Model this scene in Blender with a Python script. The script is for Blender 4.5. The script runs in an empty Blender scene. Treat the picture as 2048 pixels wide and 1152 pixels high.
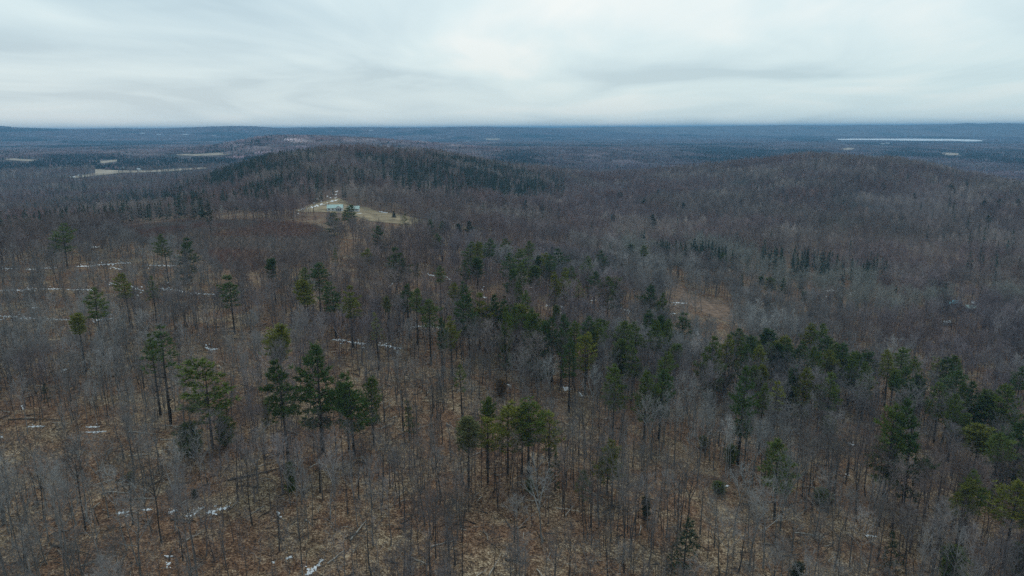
import bpy, math, random
import numpy as np
from mathutils import Vector, Matrix, geometry

# ------------------------------------------------------------------ camera, sky, sun, exposure
scene = bpy.context.scene
COL = scene.collection
CZ = 90.0                       # camera height above the scene's zero level
FPX = 1366.0                    # focal length in pixels of the 2048-wide photograph
PITCH = math.radians(13.19)
ROLL = math.radians(-0.3)        # the drone hung a touch to one side
cam = bpy.data.cameras.new("camera")
cam.sensor_width = 36.0
cam.lens = 36.0 * FPX / 2048.0
cam.clip_start = 0.5
cam.clip_end = 200000.0
cam_ob = bpy.data.objects.new("camera", cam)
COL.objects.link(cam_ob)
cam_ob.location = (0, 0, CZ)
cam_ob.rotation_euler = (Matrix.Rotation(math.pi / 2 - PITCH, 3, 'X') @ Matrix.Rotation(ROLL, 3, 'Z')).to_euler()
scene.camera = cam_ob

SUN_EL, SUN_AZ = math.radians(44), math.radians(10)     # ahead of the camera, a little to the right
world = bpy.data.worlds.new("World")
scene.world = world
world.use_nodes = True
wn, wl = world.node_tree.nodes, world.node_tree.links
wn.clear()


def build_world():
    out = wn.new("ShaderNodeOutputWorld")
    bg = wn.new("ShaderNodeBackground")
    bg.inputs["Strength"].default_value = 0.1
    sky = wn.new("ShaderNodeTexSky")
    sky.sky_type = 'NISHITA'
    sky.sun_disc = False
    sky.sun_elevation = SUN_EL
    sky.sun_rotation = SUN_AZ
    sky.air_density = 1.0
    sky.dust_density = 2.0
    geo = wn.new("ShaderNodeTexCoord")
    sep = wn.new("ShaderNodeSeparateXYZ")
    wl.new(geo.outputs["Generated"], sep.inputs[0])

    def m(op, a, b=None, c=None):
        n = wn.new("ShaderNodeMath")
        n.operation = op
        for i, v in enumerate((a, b, c)):
            if v is None:
                continue
            if isinstance(v, (int, float)):
                n.inputs[i].default_value = v
            else:
                wl.new(v, n.inputs[i])
        return n.outputs[0]
    zz = m('ADD', m('MAXIMUM', sep.outputs[2], 0.0), 0.09)
    u = m('DIVIDE', sep.outputs[0], zz)
    v = m('DIVIDE', sep.outputs[1], zz)

    def cloud(su, sv, scale, detail, rough, off, dist):
        cb = wn.new("ShaderNodeCombineXYZ")
        wl.new(m('MULTIPLY_ADD', u, su, off), cb.inputs[0])
        wl.new(m('MULTIPLY_ADD', v, sv, off * 0.7), cb.inputs[1])
        t = wn.new("ShaderNodeTexNoise")
        t.inputs["Scale"].default_value = scale
        t.inputs["Detail"].default_value = detail
        t.inputs["Roughness"].default_value = rough
        t.inputs["Distortion"].default_value = dist
        wl.new(cb.outputs[0], t.inputs["Vector"])
        return t.outputs["Fac"]
    a = cloud(0.62, 0.42, 0.9, 4.0, 0.5, 27.1, 0.9)
    b = cloud(1.15, 0.34, 1.0, 6.0, 0.6, 5.5, 0.6)
    c = cloud(0.40, 0.34, 0.8, 2.0, 0.5, 14.4, 0.4)
    mix = m('ADD', m('ADD', m('MULTIPLY', a, 0.46), m('MULTIPLY', b, 0.13)), m('MULTIPLY', c, 0.41))
    ramp = wn.new("ShaderNodeValToRGB")
    el = ramp.color_ramp.elements
    el[0].position, el[0].color = 0.42, (4.2, 5.5, 6.2, 1)
    el[1].position, el[1].color = 0.61, (8.3, 8.75, 8.6, 1)
    for p_, c_ in ((0.47, (5.4, 6.75, 7.3, 1)), (0.54, (6.7, 7.95, 8.2, 1))):
        e = el.new(p_)
        e.color = c_
    wl.new(mix, ramp.inputs[0])
    # cloud deck thins and cools towards the horizon
    hz = wn.new("ShaderNodeMapRange")
    hz.inputs["From Min"].default_value = 0.0
    hz.inputs["From Max"].default_value = 0.17
    hz.inputs["To Min"].default_value = 0.62
    hz.inputs["To Max"].default_value = 0.0
    hz.interpolation_type = 'SMOOTHSTEP'
    wl.new(sep.outputs[2], hz.inputs["Value"])
    mh = wn.new("ShaderNodeMix")
    mh.data_type = 'RGBA'
    wl.new(hz.outputs[0], mh.inputs["Factor"])
    wl.new(ramp.outputs[0], mh.inputs["A"])
    lr = wn.new("ShaderNodeMapRange")
    lr.inputs["From Min"].default_value = -0.55
    lr.inputs["From Max"].default_value = 0.55
    wl.new(sep.outputs[0], lr.inputs["Value"])
    hc_ = wn.new("ShaderNodeMix")
    hc_.data_type = 'RGBA'
    wl.new(lr.outputs[0], hc_.inputs["Factor"])
    hc_.inputs["A"].default_value = (6.9, 7.5, 7.5, 1)
    hc_.inputs["B"].default_value = (5.1, 6.8, 7.2, 1)
    wl.new(hc_.outputs["Result"], mh.inputs["B"])
    fin = wn.new("ShaderNodeMix")
    fin.data_type = 'RGBA'
    fin.inputs["Factor"].default_value = 0.92
    wl.new(sky.outputs[0], fin.inputs["A"])
    wl.new(mh.outputs["Result"], fin.inputs["B"])
    wl.new(fin.outputs["Result"], bg.inputs["Color"])
    wl.new(bg.outputs[0], out.inputs["Surface"])


build_world()
sun = bpy.data.lights.new("sun", 'SUN')
sun.energy = 0.8
sun.angle = math.radians(14)
sun.color = (1.0, 0.96, 0.9)
sun_ob = bpy.data.objects.new("sun", sun)
COL.objects.link(sun_ob)
sd = Vector((math.sin(SUN_AZ) * math.cos(SUN_EL), math.cos(SUN_AZ) * math.cos(SUN_EL), math.sin(SUN_EL)))
sun_ob.rotation_euler = sd.to_track_quat('Z', 'Y').to_euler()
sun_ob.location = (0, 0, 300)

vs = scene.view_settings
vs.view_transform = 'Standard'
vs.look = 'None'
vs.exposure = 0.12
vs.gamma = 1.0
vs.use_curve_mapping = False
scene.render.engine = 'CYCLES'
cy = scene.cycles
cy.max_bounces = 4
cy.diffuse_bounces = 1
cy.glossy_bounces = 1
cy.volume_bounces = 0
cy.transparent_max_bounces = 4
cy.use_denoising = False
cy.denoiser = 'OPENIMAGEDENOISE'
cy.denoising_input_passes = 'RGB_ALBEDO_NORMAL'
cy.denoising_prefilter = 'ACCURATE'
cy.use_adaptive_sampling = False

HAZE_DENSITY = 1.02e-4
HAZE_COLOR = (0.30, 0.64, 1.0, 1)

# ------------------------------------------------------------------ pixel <-> place
SP, CP = math.sin(PITCH), math.cos(PITCH)
SR, CR = math.sin(ROLL), math.cos(ROLL)


def ray(px, py):
    qx = (np.asarray(px, float) - 1024) / FPX
    qy = (576 - np.asarray(py, float)) / FPX
    cx, cyy = qx * CR - qy * SR, qx * SR + qy * CR
    return cx, CP + cyy * SP, -SP + cyy * CP


def az_tan(px, py):
    dx, dy, dz = ray(px, py)
    return np.arctan2(dx, dy), -dz / np.hypot(dx, dy)


def project(P):
    P = np.asarray(P, float)
    x, y, z = P[..., 0], P[..., 1], P[..., 2] - CZ
    f = y * CP - z * SP
    up = y * SP + z * CP
    f = np.maximum(f, 1e-3)
    a, b = x / f, up / f
    return 1024 + FPX * (a * CR + b * SR), 576 - FPX * (b * CR - a * SR), f


def _hash(ix, iy, seed):
    n = (ix.astype(np.int64) * 374761393 + iy.astype(np.int64) * 668265263 + seed * 1442695041) & 0x7fffffff
    n = ((n ^ (n >> 13)) * 1274126177) & 0x7fffffff
    return ((n ^ (n >> 16)) & 0xffff) / 65535.0


def vnoise(x, y, wl_, seed=0):
    x = np.asarray(x, float) / wl_
    y = np.asarray(y, float) / wl_
    ix, iy = np.floor(x), np.floor(y)
    fx, fy = x - ix, y - iy
    fx = fx * fx * (3 - 2 * fx)
    fy = fy * fy * (3 - 2 * fy)
    a = _hash(ix, iy, seed)
    b = _hash(ix + 1, iy, seed)
    c = _hash(ix, iy + 1, seed)
    d = _hash(ix + 1, iy + 1, seed)
    return (a + (b - a) * fx) * (1 - fy) + (c + (d - c) * fx) * fy


def fbm(x, y, wl_, seed=0, n=3):
    s, a, t = 0, 1.0, 0
    for i in range(n):
        s = s + a * vnoise(x, y, wl_ / 2 ** i, seed + 17 * i)
        t += a
        a *= 0.55
    return s / t


def sstep(a, b, x):
    t = np.clip((np.asarray(x, float) - a) / (b - a), 0, 1)
    return t * t * (3 - 2 * t)


# ------------------------------------------------------------------ the lay of the land: metres below the camera, by direction and distance
FAR_L = [(6000, 185), (8000, 198), (11000, 185), (14000, None), (17000, 360), (30000, 500), (70000, 700)]
FAR_M = [(6000, 182), (8000, 195), (11000, 190), (14000, 165), (20000, 160), (30000, 120), (45000, 120), (70000, 90)]
FAR_R = [(6000, 176), (7000, 190), (9000, 190), (14000, 190), (20000, 170), (30000, 92), (45000, 110), (70000, 80)]


def ridge(h):
    return [(d, h if v is None else v) for d, v in FAR_L]


PROF = [
    (-260, [(40, 80), (170, 82), (450, 80), (600, 84), (720, 95), (900, 112), (1300, 132), (2000, 142), (2600, 141), (3300, 138), (4200, 155)] + ridge(100)),
    (0, [(40, 81), (120, 83), (170, 83), (250, 82), (350, 81), (450, 80), (600, 84), (720, 95), (900, 113), (1100, 126), (1300, 134), (1600, 138), (2000, 142), (2600, 141), (3300, 136), (4200, 155)] + ridge(102)),
    (150, [(40, 81), (120, 83), (250, 83), (450, 80), (600, 83), (720, 92), (900, 110), (1100, 124), (1300, 132), (1600, 136), (2000, 140), (2600, 141), (3300, 135), (4200, 155)] + ridge(152)),
    (300, [(40, 81), (120, 84), (250, 83), (350, 82), (450, 80), (540, 78), (620, 82), (720, 88), (900, 105), (1100, 119), (1300, 129), (1600, 134), (2000, 138), (2600, 140), (3300, 132), (4200, 155)] + ridge(148)),
    (440, [(40, 81), (120, 85), (250, 84), (450, 80), (540, 78), (620, 80), (720, 84), (900, 89), (1130, 83), (1300, 95), (1600, 125), (2000, 138), (2600, 132), (3300, 105), (4200, 150)] + ridge(122)),
    (540, [(40, 81), (120, 85), (250, 84), (450, 81), (540, 79), (650, 81), (740, 83), (900, 77), (1180, 61), (1350, 74), (1600, 110), (2000, 140), (2600, 112), (3300, 57), (4200, 140)] + ridge(150)),
    (660, [(40, 82), (120, 86), (250, 85), (450, 82), (600, 81), (660, 81), (740, 82), (900, 72), (1100, 60), (1250, 55), (1350, 60), (1600, 105), (2000, 140), (2600, 112), (3300, 62), (4200, 140)] + ridge(152)),
    (760, [(40, 82), (120, 87), (250, 86), (450, 84), (600, 84), (660, 85), (740, 86), (900, 76), (1100, 62), (1270, 55), (1370, 60), (1600, 105), (2000, 138), (2600, 118), (3300, 78), (4200, 140)] + ridge(152)),
    (870, [(40, 83), (120, 87), (250, 88), (450, 87), (600, 91), (720, 94), (900, 83), (1100, 70), (1280, 64), (1400, 70), (1600, 95), (2000, 135), (2600, 135), (3300, 102), (4200, 145)] + ridge(155)),
    (1000, [(40, 85), (120, 88), (170, 89), (250, 90), (350, 91), (450, 95), (600, 103), (720, 106), (900, 102), (1100, 92), (1300, 88), (1450, 95), (1700, 118), (2000, 132), (2600, 140), (3300, 128), (4200, 152)] + FAR_M),
    (1200, [(40, 87), (120, 91), (170, 93), (250, 97), (350, 102), (450, 107), (600, 116), (720, 120), (900, 122), (1100, 122), (1300, 120), (1500, 121), (1800, 150), (2200, 166), (2600, 152), (3200, 136), (4200, 155)] + FAR_M),
    (1400, [(40, 89), (120, 94), (170, 97), (250, 104), (350, 110), (450, 116), (600, 123), (720, 124), (900, 122), (1100, 116), (1300, 106), (1480, 100), (1600, 108), (1900, 148), (2300, 160), (2800, 164), (3500, 162), (4200, 164)] + FAR_M),
    (1600, [(40, 91), (120, 97), (170, 101), (250, 108), (350, 116), (450, 124), (600, 131), (720, 130), (900, 119), (1100, 102), (1300, 82), (1480, 72), (1600, 80), (1900, 142), (2300, 168), (2800, 170), (3500, 166), (4200, 166)] + FAR_R),
    (1800, [(40, 93), (120, 100), (170, 105), (250, 111), (350, 118), (450, 125), (600, 132), (720, 131), (900, 120), (1100, 107), (1300, 88), (1450, 79), (1600, 88), (1900, 144), (2300, 168), (2800, 170), (3500, 166), (4200, 166)] + FAR_R),
    (1930, [(40, 94), (120, 102), (170, 107), (250, 113), (350, 119), (450, 125), (600, 132), (720, 132), (900, 122), (1100, 113), (1300, 101), (1450, 97), (1600, 106), (1900, 146), (2300, 168), (2800, 170), (3500, 166), (4200, 166)] + FAR_R[:-2] + [(45000, -30), (70000, 80)]),
    (2060, [(40, 95), (120, 103), (170, 108), (250, 114), (350, 119), (450, 125), (600, 132), (720, 133), (900, 125), (1100, 118), (1300, 112), (1500, 118), (1900, 150), (2300, 168), (2800, 170), (3500, 166), (4200, 166)] + FAR_R[:-2] + [(45000, 40), (70000, 80)]),
    (2350, [(40, 97), (120, 107), (250, 116), (450, 126), (720, 135), (1300, 122), (2000, 140), (3300, 150), (4200, 158)] + FAR_R),
]
DMIN, DMAX = 12.0, 68000.0
NR = 452
LOGD = np.linspace(math.log(DMIN), math.log(DMAX), NR)
RD = np.exp(LOGD)
AZ = np.radians(np.concatenate([np.arange(-180, -48, 4.0), np.arange(-48, 48.01, 0.2), np.arange(52, 180.1, 4.0)]))
AZ[-1] = math.pi


def smooth(a, n, axis):
    k = np.hanning(n + 2)[1:-1]
    k /= k.sum()
    pad = [(0, 0), (0, 0)]
    pad[axis] = (n // 2, n // 2)
    ap = np.pad(a, pad, mode='edge')
    return np.apply_along_axis(lambda r: np.convolve(r, k, mode='valid'), axis, ap)


def build_heights():
    caz = np.array([float(az_tan(p, 260)[0]) for p, _ in PROF])
    ch = np.array([np.interp(LOGD, [math.log(d) for d, _ in pr], [h for _, h in pr]) for _, pr in PROF])
    fine = np.radians(np.arange(-50, 50.01, 0.2))
    g = np.array([np.interp(fine, caz, ch[:, j]) for j in range(NR)]).T
    g = smooth(smooth(g, 15, 0), 9, 1)
    # the profiles were read against a level horizon at y = 244; the true one tilts
    pxs = 1024 + FPX * np.tan(fine) * 1.02
    yh = 576 - FPX * math.tan(PITCH) + (pxs - 1024) * math.tan(ROLL)
    g = g - RD[None, :] * ((yh - 244) / FPX)[:, None]
    H = np.empty((len(AZ), NR))
    mean = 0.5 * (g[0] + g[-1])
    for i, a in enumerate(AZ):
        row = np.array([g[int(np.clip(round((math.degrees(a) + 50) / 0.2), 0, len(fine) - 1))]])[0]
        t = float(sstep(math.radians(48), math.radians(120), abs(a)))
        H[i] = row * (1 - t) + mean * t
    A, D = np.meshgrid(AZ, RD, indexing='ij')
    X, Y = D * np.sin(A), D * np.cos(A)
    n = (fbm(X, Y, 45, 1, 2) - 0.5) * 1.6
    n += (fbm(X, Y, 260, 5, 3) - 0.5) * (1.0 + 5.0 * sstep(650, 1500, D))
    n += (fbm(X, Y, 1100, 9, 3) - 0.5) * 26 * sstep(1900, 4200, D)
    n += (fbm(X, Y * 1.6, 4200, 13, 3) - 0.5) * 46 * sstep(4800, 9000, D)
    px, py, _ = project(np.stack([X, Y, CZ - H], -1))
    lake = sstep(1600, 1640, px) * (1 - sstep(1990, 2030, px)) * sstep(6300, 6900, D) * (1 - sstep(9000, 9800, D))
    n = n * (1 - lake)
    ridge_soft = sstep(12000, 14000, D)
    n = n * (1 - 0.45 * ridge_soft)
    Z = CZ - H + n
    # open country stays below eye level; low ridges make the skyline
    lim = CZ - 10.0
    Z = np.where(Z > lim - 15, lim - 15 * np.exp(-np.clip((Z - (lim - 15)) / 15, 0, 50)), Z)
    sx = [-400, -150, 0, 60, 140, 250, 330, 400, 470, 520, 560, 700, 850, 1000, 1100, 1250, 1400, 1580, 1700, 1850, 1900, 1930, 1960, 1990, 2048, 2200, 2500]
    sv = [2.5, 4, 5.6, 2.8, .5, 1.6, .3, 2.2, 5.2, 3.2, .6, 1.4, .2, 1.2, .4, 1.0, 1.2, 2.6, 1.4, 1.8, 2.2, 4.6, 2.2, 4.0, 1.8, 1.8, 1.6]
    A1 = A + 0 * D
    pa = 1024 + FPX * np.tan(np.clip(A1, -1.2, 1.2)) * 1.02
    Dr = 9600 + 2900 * sstep(900, 1500, pa)
    rel = np.interp(pa, sx, sv) + (fbm(pa, pa * 0, 46, 77, 3) - .5) * 1.8
    tgt = CZ + rel / FPX * Dr
    w = sstep(.72, 1.0, D / Dr) * (1 - sstep(1.0, 1.5, D / Dr))
    Z = np.where(w > 0, np.maximum(Z, Z + (tgt - Z) * w), Z)
    Z = np.where(D / Dr > 1.5, np.minimum(Z, CZ - 60), Z)
    return Z, X, Y, D, px


ZG, XG, YG, DG, PXG = build_heights()


def ground(x, y):
    x = np.asarray(x, float)
    y = np.asarray(y, float)
    a = np.arctan2(x, y)
    d = np.maximum(np.hypot(x, y), DMIN)
    fj = np.clip((np.log(d) - LOGD[0]) / (LOGD[1] - LOGD[0]), 0, NR - 1.001)
    i = np.clip(np.searchsorted(AZ, a, side='right') - 1, 0, len(AZ) - 2)
    fa = np.clip((a - AZ[i]) / (AZ[i + 1] - AZ[i]), 0, 1)
    j = fj.astype(int)
    r0, r1 = RD[j], RD[j + 1]
    fb = np.clip((d - r0) / (r1 - r0), 0, 1)
    return (ZG[i, j] * (1 - fa) * (1 - fb) + ZG[i + 1, j] * fa * (1 - fb) + ZG[i, j + 1] * (1 - fa) * fb + ZG[i + 1, j + 1] * fa * fb)


_DS = np.exp(np.linspace(math.log(40), math.log(66000), 1500))


def hit(px, py, lift=0.0):
    """the place on the ground seen at a pixel"""
    a, t = az_tan(px, py)
    a, t = float(a), float(t)
    x, y = _DS * math.sin(a), _DS * math.cos(a)
    f = (CZ - _DS * t) - (ground(x, y) + lift)
    k = np.nonzero(f <= 0)[0]
    if len(k) == 0:
        return None
    k = int(k[0])
    if k == 0:
        d = _DS[0]
    else:
        d = _DS[k - 1] + (_DS[k] - _DS[k - 1]) * f[k - 1] / (f[k - 1] - f[k])
    x, y = d * math.sin(a), d * math.cos(a)
    return np.array([x, y, float(ground(x, y))])


def in_poly(px, py, poly):
    px = np.asarray(px, float)
    py = np.asarray(py, float)
    r = np.zeros(px.shape, bool)
    n = len(poly)
    for i in range(n):
        x0, y0 = poly[i]
        x1, y1 = poly[(i + 1) % n]
        if y0 == y1:
            continue
        c = ((y0 > py) != (y1 > py)) & (px < (x1 - x0) * (py - y0) / (y1 - y0) + x0)
        r ^= c
    return r


# ------------------------------------------------------------------ materials
def new_mat(name, rough=0.9, spec=0.2):
    m = bpy.data.materials.new(name)
    m.use_nodes = True
    nt = m.node_tree
    b = nt.nodes["Principled BSDF"]
    b.inputs["Roughness"].default_value = rough
    b.inputs["Specular IOR Level"].default_value = spec
    return m, nt, b


def node(nt, t, **kw):
    n = nt.nodes.new(t)
    for k, v in kw.items():
        if hasattr(n, k) and k not in n.inputs:
            setattr(n, k, v)
        else:
            n.inputs[k].default_value = v
    return n


def ramp(nt, fac, stops):
    r = nt.nodes.new("ShaderNodeValToRGB")
    e = r.color_ramp.elements
    while len(e) < len(stops):
        e.new(0.5)
    for q, (p, c) in zip(e, stops):
        q.position = p
        q.color = (*c, 1)
    nt.links.new(fac, r.inputs[0])
    return r.outputs[0]


def mixc(nt, fac, a, b, mode='MIX'):
    n = nt.nodes.new("ShaderNodeMix")
    n.data_type = 'RGBA'
    n.blend_type = mode
    for key, v in (("Factor", fac), ("A", a), ("B", b)):
        if isinstance(v, (int, float)):
            n.inputs[key].default_value = v
        elif isinstance(v, tuple):
            n.inputs[key].default_value = (*v, 1)
        else:
            nt.links.new(v, n.inputs[key])
    return n.outputs["Result"]


def noise_of(nt, scale, detail=2.0, rough=0.55, vec=None, stretch=None):
    t = node(nt, "ShaderNodeTexNoise")
    t.inputs["Scale"].default_value = scale
    t.inputs["Detail"].default_value = detail
    t.inputs["Roughness"].default_value = rough
    if vec is None:
        g = nt.nodes.new("ShaderNodeNewGeometry")
        vec = g.outputs["Position"]
    if stretch:
        mp = nt.nodes.new("ShaderNodeMapping")
        mp.inputs["Scale"].default_value = stretch
        nt.links.new(vec, mp.inputs["Vector"])
        vec = mp.outputs[0]
    nt.links.new(vec, t.inputs["Vector"])
    return t


def plain(name, color, rough=0.8, spec=0.25, var=0.25, scale=1.5):
    m, nt, b = new_mat(name, rough, spec)
    t = noise_of(nt, scale, 4)
    lo = tuple(c * (1 - var) for c in color)
    hi = tuple(min(1, c * (1 + var)) for c in color)
    nt.links.new(ramp(nt, t.outputs["Fac"], [(0.3, lo), (0.7, hi)]), b.inputs["Base Color"])
    return m


def ground_material():
    m, nt, b = new_mat("leaf_litter", 0.95, 0.1)
    geo = nt.nodes.new("ShaderNodeNewGeometry").outputs["Position"]
    # leaf litter: specks of pale and dark leaves, brown drifts, damp dark patches
    v = nt.nodes.new("ShaderNodeTexVoronoi")
    v.inputs["Scale"].default_value = 3.6
    nt.links.new(geo, v.inputs["Vector"])
    sepc = nt.nodes.new("ShaderNodeSeparateColor")
    nt.links.new(v.outputs["Color"], sepc.inputs[0])
    n1 = noise_of(nt, 0.55, 8, 0.72)
    add = nt.nodes.new("ShaderNodeMath")
    add.operation = 'ADD'
    h1 = nt.nodes.new("ShaderNodeMath")
    h1.operation = 'MULTIPLY'
    h1.inputs[1].default_value = 0.36
    nt.links.new(sepc.outputs[0], h1.inputs[0])
    nt.links.new(h1.outputs[0], add.inputs[0])
    h2 = nt.nodes.new("ShaderNodeMath")
    h2.operation = 'MULTIPLY'
    h2.inputs[1].default_value = 0.72
    nt.links.new(n1.outputs["Fac"], h2.inputs[0])
    nt.links.new(h2.outputs[0], add.inputs[1])
    tan = ramp(nt, add.outputs[0], [(0.32, (0.036, 0.025, 0.018)), (0.49, (0.150, 0.101, 0.062)), (0.63, (0.32, 0.230, 0.142)), (0.79, (0.62, 0.50, 0.345))])
    red = ramp(nt, add.outputs[0], [(0.32, (0.030, 0.019, 0.014)), (0.51, (0.126, 0.069, 0.042)), (0.67, (0.255, 0.146, 0.085)), (0.83, (0.47, 0.33, 0.22))])
    big = noise_of(nt, 0.07, 5, 0.68)
    litter = mixc(nt, ramp(nt, big.outputs["Fac"], [(0.38, (0, 0, 0)), (0.56, (1, 1, 1))]), tan, red)
    att = nt.nodes.new("ShaderNodeAttribute")
    att.attribute_name = "cover"
    sc = nt.nodes.new("ShaderNodeSeparateColor")
    nt.links.new(att.outputs["Color"], sc.inputs[0])
    brush = ramp(nt, n1.outputs["Fac"], [(0.35, (0.11, 0.072, 0.056)), (0.65, (0.24, 0.165, 0.125))])
    litter = mixc(nt, sc.outputs[1], litter, brush)
    # distant woodland too far to show its trees
    f1 = noise_of(nt, 0.0028, 6, 0.65, geo, (1.0, 0.55, 1.0))
    f2 = noise_of(nt, 0.02, 4, 0.7)
    wood = ramp(nt, f1.outputs["Fac"], [(0.36, (0.034, 0.045, 0.042)), (0.45, (0.105, 0.088, 0.088)), (0.62, (0.160, 0.130, 0.124))])
    wood = mixc(nt, 0.6, wood, ramp(nt, f2.outputs["Fac"], [(0.3, (0.5, 0.5, 0.5)), (0.7, (1.3, 1.3, 1.3))]), 'MULTIPLY')
    col = mixc(nt, sc.outputs[0], litter, wood)
    nt.links.new(col, b.inputs["Base Color"])
    bump = nt.nodes.new("ShaderNodeBump")
    bump.inputs["Strength"].default_value = 0.6
    bump.inputs["Distance"].default_value = 0.25
    nt.links.new(add.outputs[0], bump.inputs["Height"])
    nt.links.new(bump.outputs[0], b.inputs["Normal"])
    return m


def tinted(name, noise_scale, lo, hi, rough=0.9, spec=0.15, stretch=None, subs=0.0):
    """colour comes from each plant's own tint, broken up by a little noise"""
    m, nt, b = new_mat(name, rough, spec)
    a = nt.nodes.new("ShaderNodeAttribute")
    a.attribute_type = 'INSTANCER'
    a.attribute_name = "tint"
    t = noise_of(nt, noise_scale, 3, 0.6, None, stretch)
    k = ramp(nt, t.outputs["Fac"], [(0.3, lo), (0.7, hi)])
    nt.links.new(mixc(nt, 1.0, a.outputs["Color"], k, 'MULTIPLY'), b.inputs["Base Color"])
    return m


M_GROUND = ground_material()
M_TWIG = tinted("bare_twigs", 0.25, (0.75, 0.73, 0.74), (1.2, 1.2, 1.2))
M_BARK = tinted("grey_bark", 1.6, (0.38, 0.37, 0.36), (0.95, 0.94, 0.92), stretch=(1, 1, 0.35))
M_NEEDLE = tinted("pine_needles", 0.9, (0.55, 0.62, 0.6), (1.45, 1.35, 1.15), rough=0.75, spec=0.25)
M_PINEBARK = plain("pine_bark", (0.060, 0.052, 0.046), 0.95, 0.1, 0.4, 2.0)
M_SNOW = plain("old_snow", (0.80, 0.82, 0.84), 0.7, 0.3, 0.1, 1.2)
M_LOGPALE = plain("weathered_wood", (0.42, 0.38, 0.33), 0.9, 0.1, 0.35, 2.0)
M_LOGDARK = plain("damp_wood", (0.09, 0.075, 0.062), 0.95, 0.1, 0.4, 2.0)
M_FIELD = plain("dry_grass", (0.275, 0.215, 0.135), 0.95, 0.1, 0.45, 0.09)
M_FARFIELD = plain("pale_dry_grass", (0.40, 0.33, 0.25), 0.95, 0.1, 0.45, 0.02)
M_DIRT = plain("bare_dirt", (0.20, 0.135, 0.095), 0.95, 0.1, 0.5, 0.25)
M_ICE = plain("lake_ice", (0.86, 0.90, 0.92), 0.6, 0.3, 0.05, 0.002)
M_ROOFGREEN = plain("green_metal_roof", (0.47, 0.62, 0.565), 0.55, 0.4, 0.12, 0.6)
M_WALLWHITE = plain("white_siding", (0.72, 0.74, 0.74), 0.8, 0.2, 0.08, 1.0)
M_WALLGREY = plain("grey_siding", (0.30, 0.29, 0.28), 0.9, 0.15, 0.2, 1.0)
M_GLASS = plain("window_glass", (0.03, 0.04, 0.05), 0.15, 0.5, 0.2, 1.0)
M_TEAL = plain("blue_green_sheet_roof", (0.22, 0.50, 0.58), 0.6, 0.4, 0.15, 0.8)
M_BRICK = plain("chimney_brick", (0.25, 0.12, 0.09), 0.9, 0.1, 0.25, 3.0)


# ------------------------------------------------------------------ helpers
def put(ob, label=None, category=None, group=None, kind=None):
    if label:
        ob["label"] = label
    if category:
        ob["category"] = category
    if group:
        ob["group"] = group
    if kind:
        ob["kind"] = kind
    return ob


def link(name, data, parent=None):
    ob = bpy.data.objects.new(name, data)
    COL.objects.link(ob)
    if parent is not None:
        ob.parent = parent
    return ob


class MB:
    def __init__(self):
        self.v, self.f, self.m = [], [], []

    def face(self, pts, mi=0):
        n = len(self.v)
        self.v.extend(tuple(p) for p in pts)
        self.f.append(tuple(range(n, n + len(pts))))
        self.m.append(mi)

    def spike(self, p, d, ln, w, rng, mi=0):
        """a tapering blade: twig or needle spray"""
        ax, ay, az = d
        rx, ry, rz = rng.gauss(0, 1), rng.gauss(0, 1), rng.gauss(0, 1)
        sx, sy, sz = ay * rz - az * ry, az * rx - ax * rz, ax * ry - ay * rx
        q = w * 0.5 / max(1e-6, math.sqrt(sx * sx + sy * sy + sz * sz))
        n = len(self.v)
        self.v.append((p[0] - sx * q, p[1] - sy * q, p[2] - sz * q))
        self.v.append((p[0] + sx * q, p[1] + sy * q, p[2] + sz * q))
        self.v.append((p[0] + ax * ln, p[1] + ay * ln, p[2] + az * ln))
        self.f.append((n, n + 1, n + 2))
        self.m.append(mi)

    def tube(self, pts, rad, sides, mi=0):
        n0 = len(self.v)
        k = len(pts)
        for i in range(k):
            a = Vector(pts[max(0, i - 1)])
            b = Vector(pts[min(k - 1, i + 1)])
            d = (b - a).normalized()
            s = d.orthogonal().normalized()
            t = d.cross(s)
            for j in range(sides):
                ang = 2 * math.pi * j / sides
                c = Vector(pts[i]) + (s * math.cos(ang) + t * math.sin(ang)) * rad[i]
                self.v.append(tuple(c))
        for i in range(k - 1):
            for j in range(sides):
                j2 = (j + 1) % sides
                self.f.append((n0 + i * sides + j, n0 + i * sides + j2, n0 + (i + 1) * sides + j2, n0 + (i + 1) * sides + j))
                self.m.append(mi)
        self.f.append(tuple(n0 + (k - 1) * sides + j for j in range(sides)))
        self.m.append(mi)

    def box(self, x0, x1, y0, y1, z0, z1, mi=0):
        n = len(self.v)
        self.v += [(x0, y0, z0), (x1, y0, z0), (x1, y1, z0), (x0, y1, z0), (x0, y0, z1), (x1, y0, z1), (x1, y1, z1), (x0, y1, z1)]
        for q in ((0, 3, 2, 1), (4, 5, 6, 7), (0, 1, 5, 4), (1, 2, 6, 5), (2, 3, 7, 6), (3, 0, 4, 7)):
            self.f.append(tuple(n + i for i in q))
            self.m.append(mi)

    def mesh(self, name, *mats):
        me = bpy.data.meshes.new(name)
        me.from_pydata(self.v, [], self.f)
        for mt in mats:
            me.materials.append(mt)
        if len(mats) > 1:
            me.polygons.foreach_set("material_index", self.m)
        me.update()
        return me


def vadd(p, d, s):
    return (p[0] + d[0] * s, p[1] + d[1] * s, p[2] + d[2] * s)


def unit(d):
    q = 1.0 / max(1e-9, math.sqrt(d[0] * d[0] + d[1] * d[1] + d[2] * d[2]))
    return (d[0] * q, d[1] * q, d[2] * q)


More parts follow.
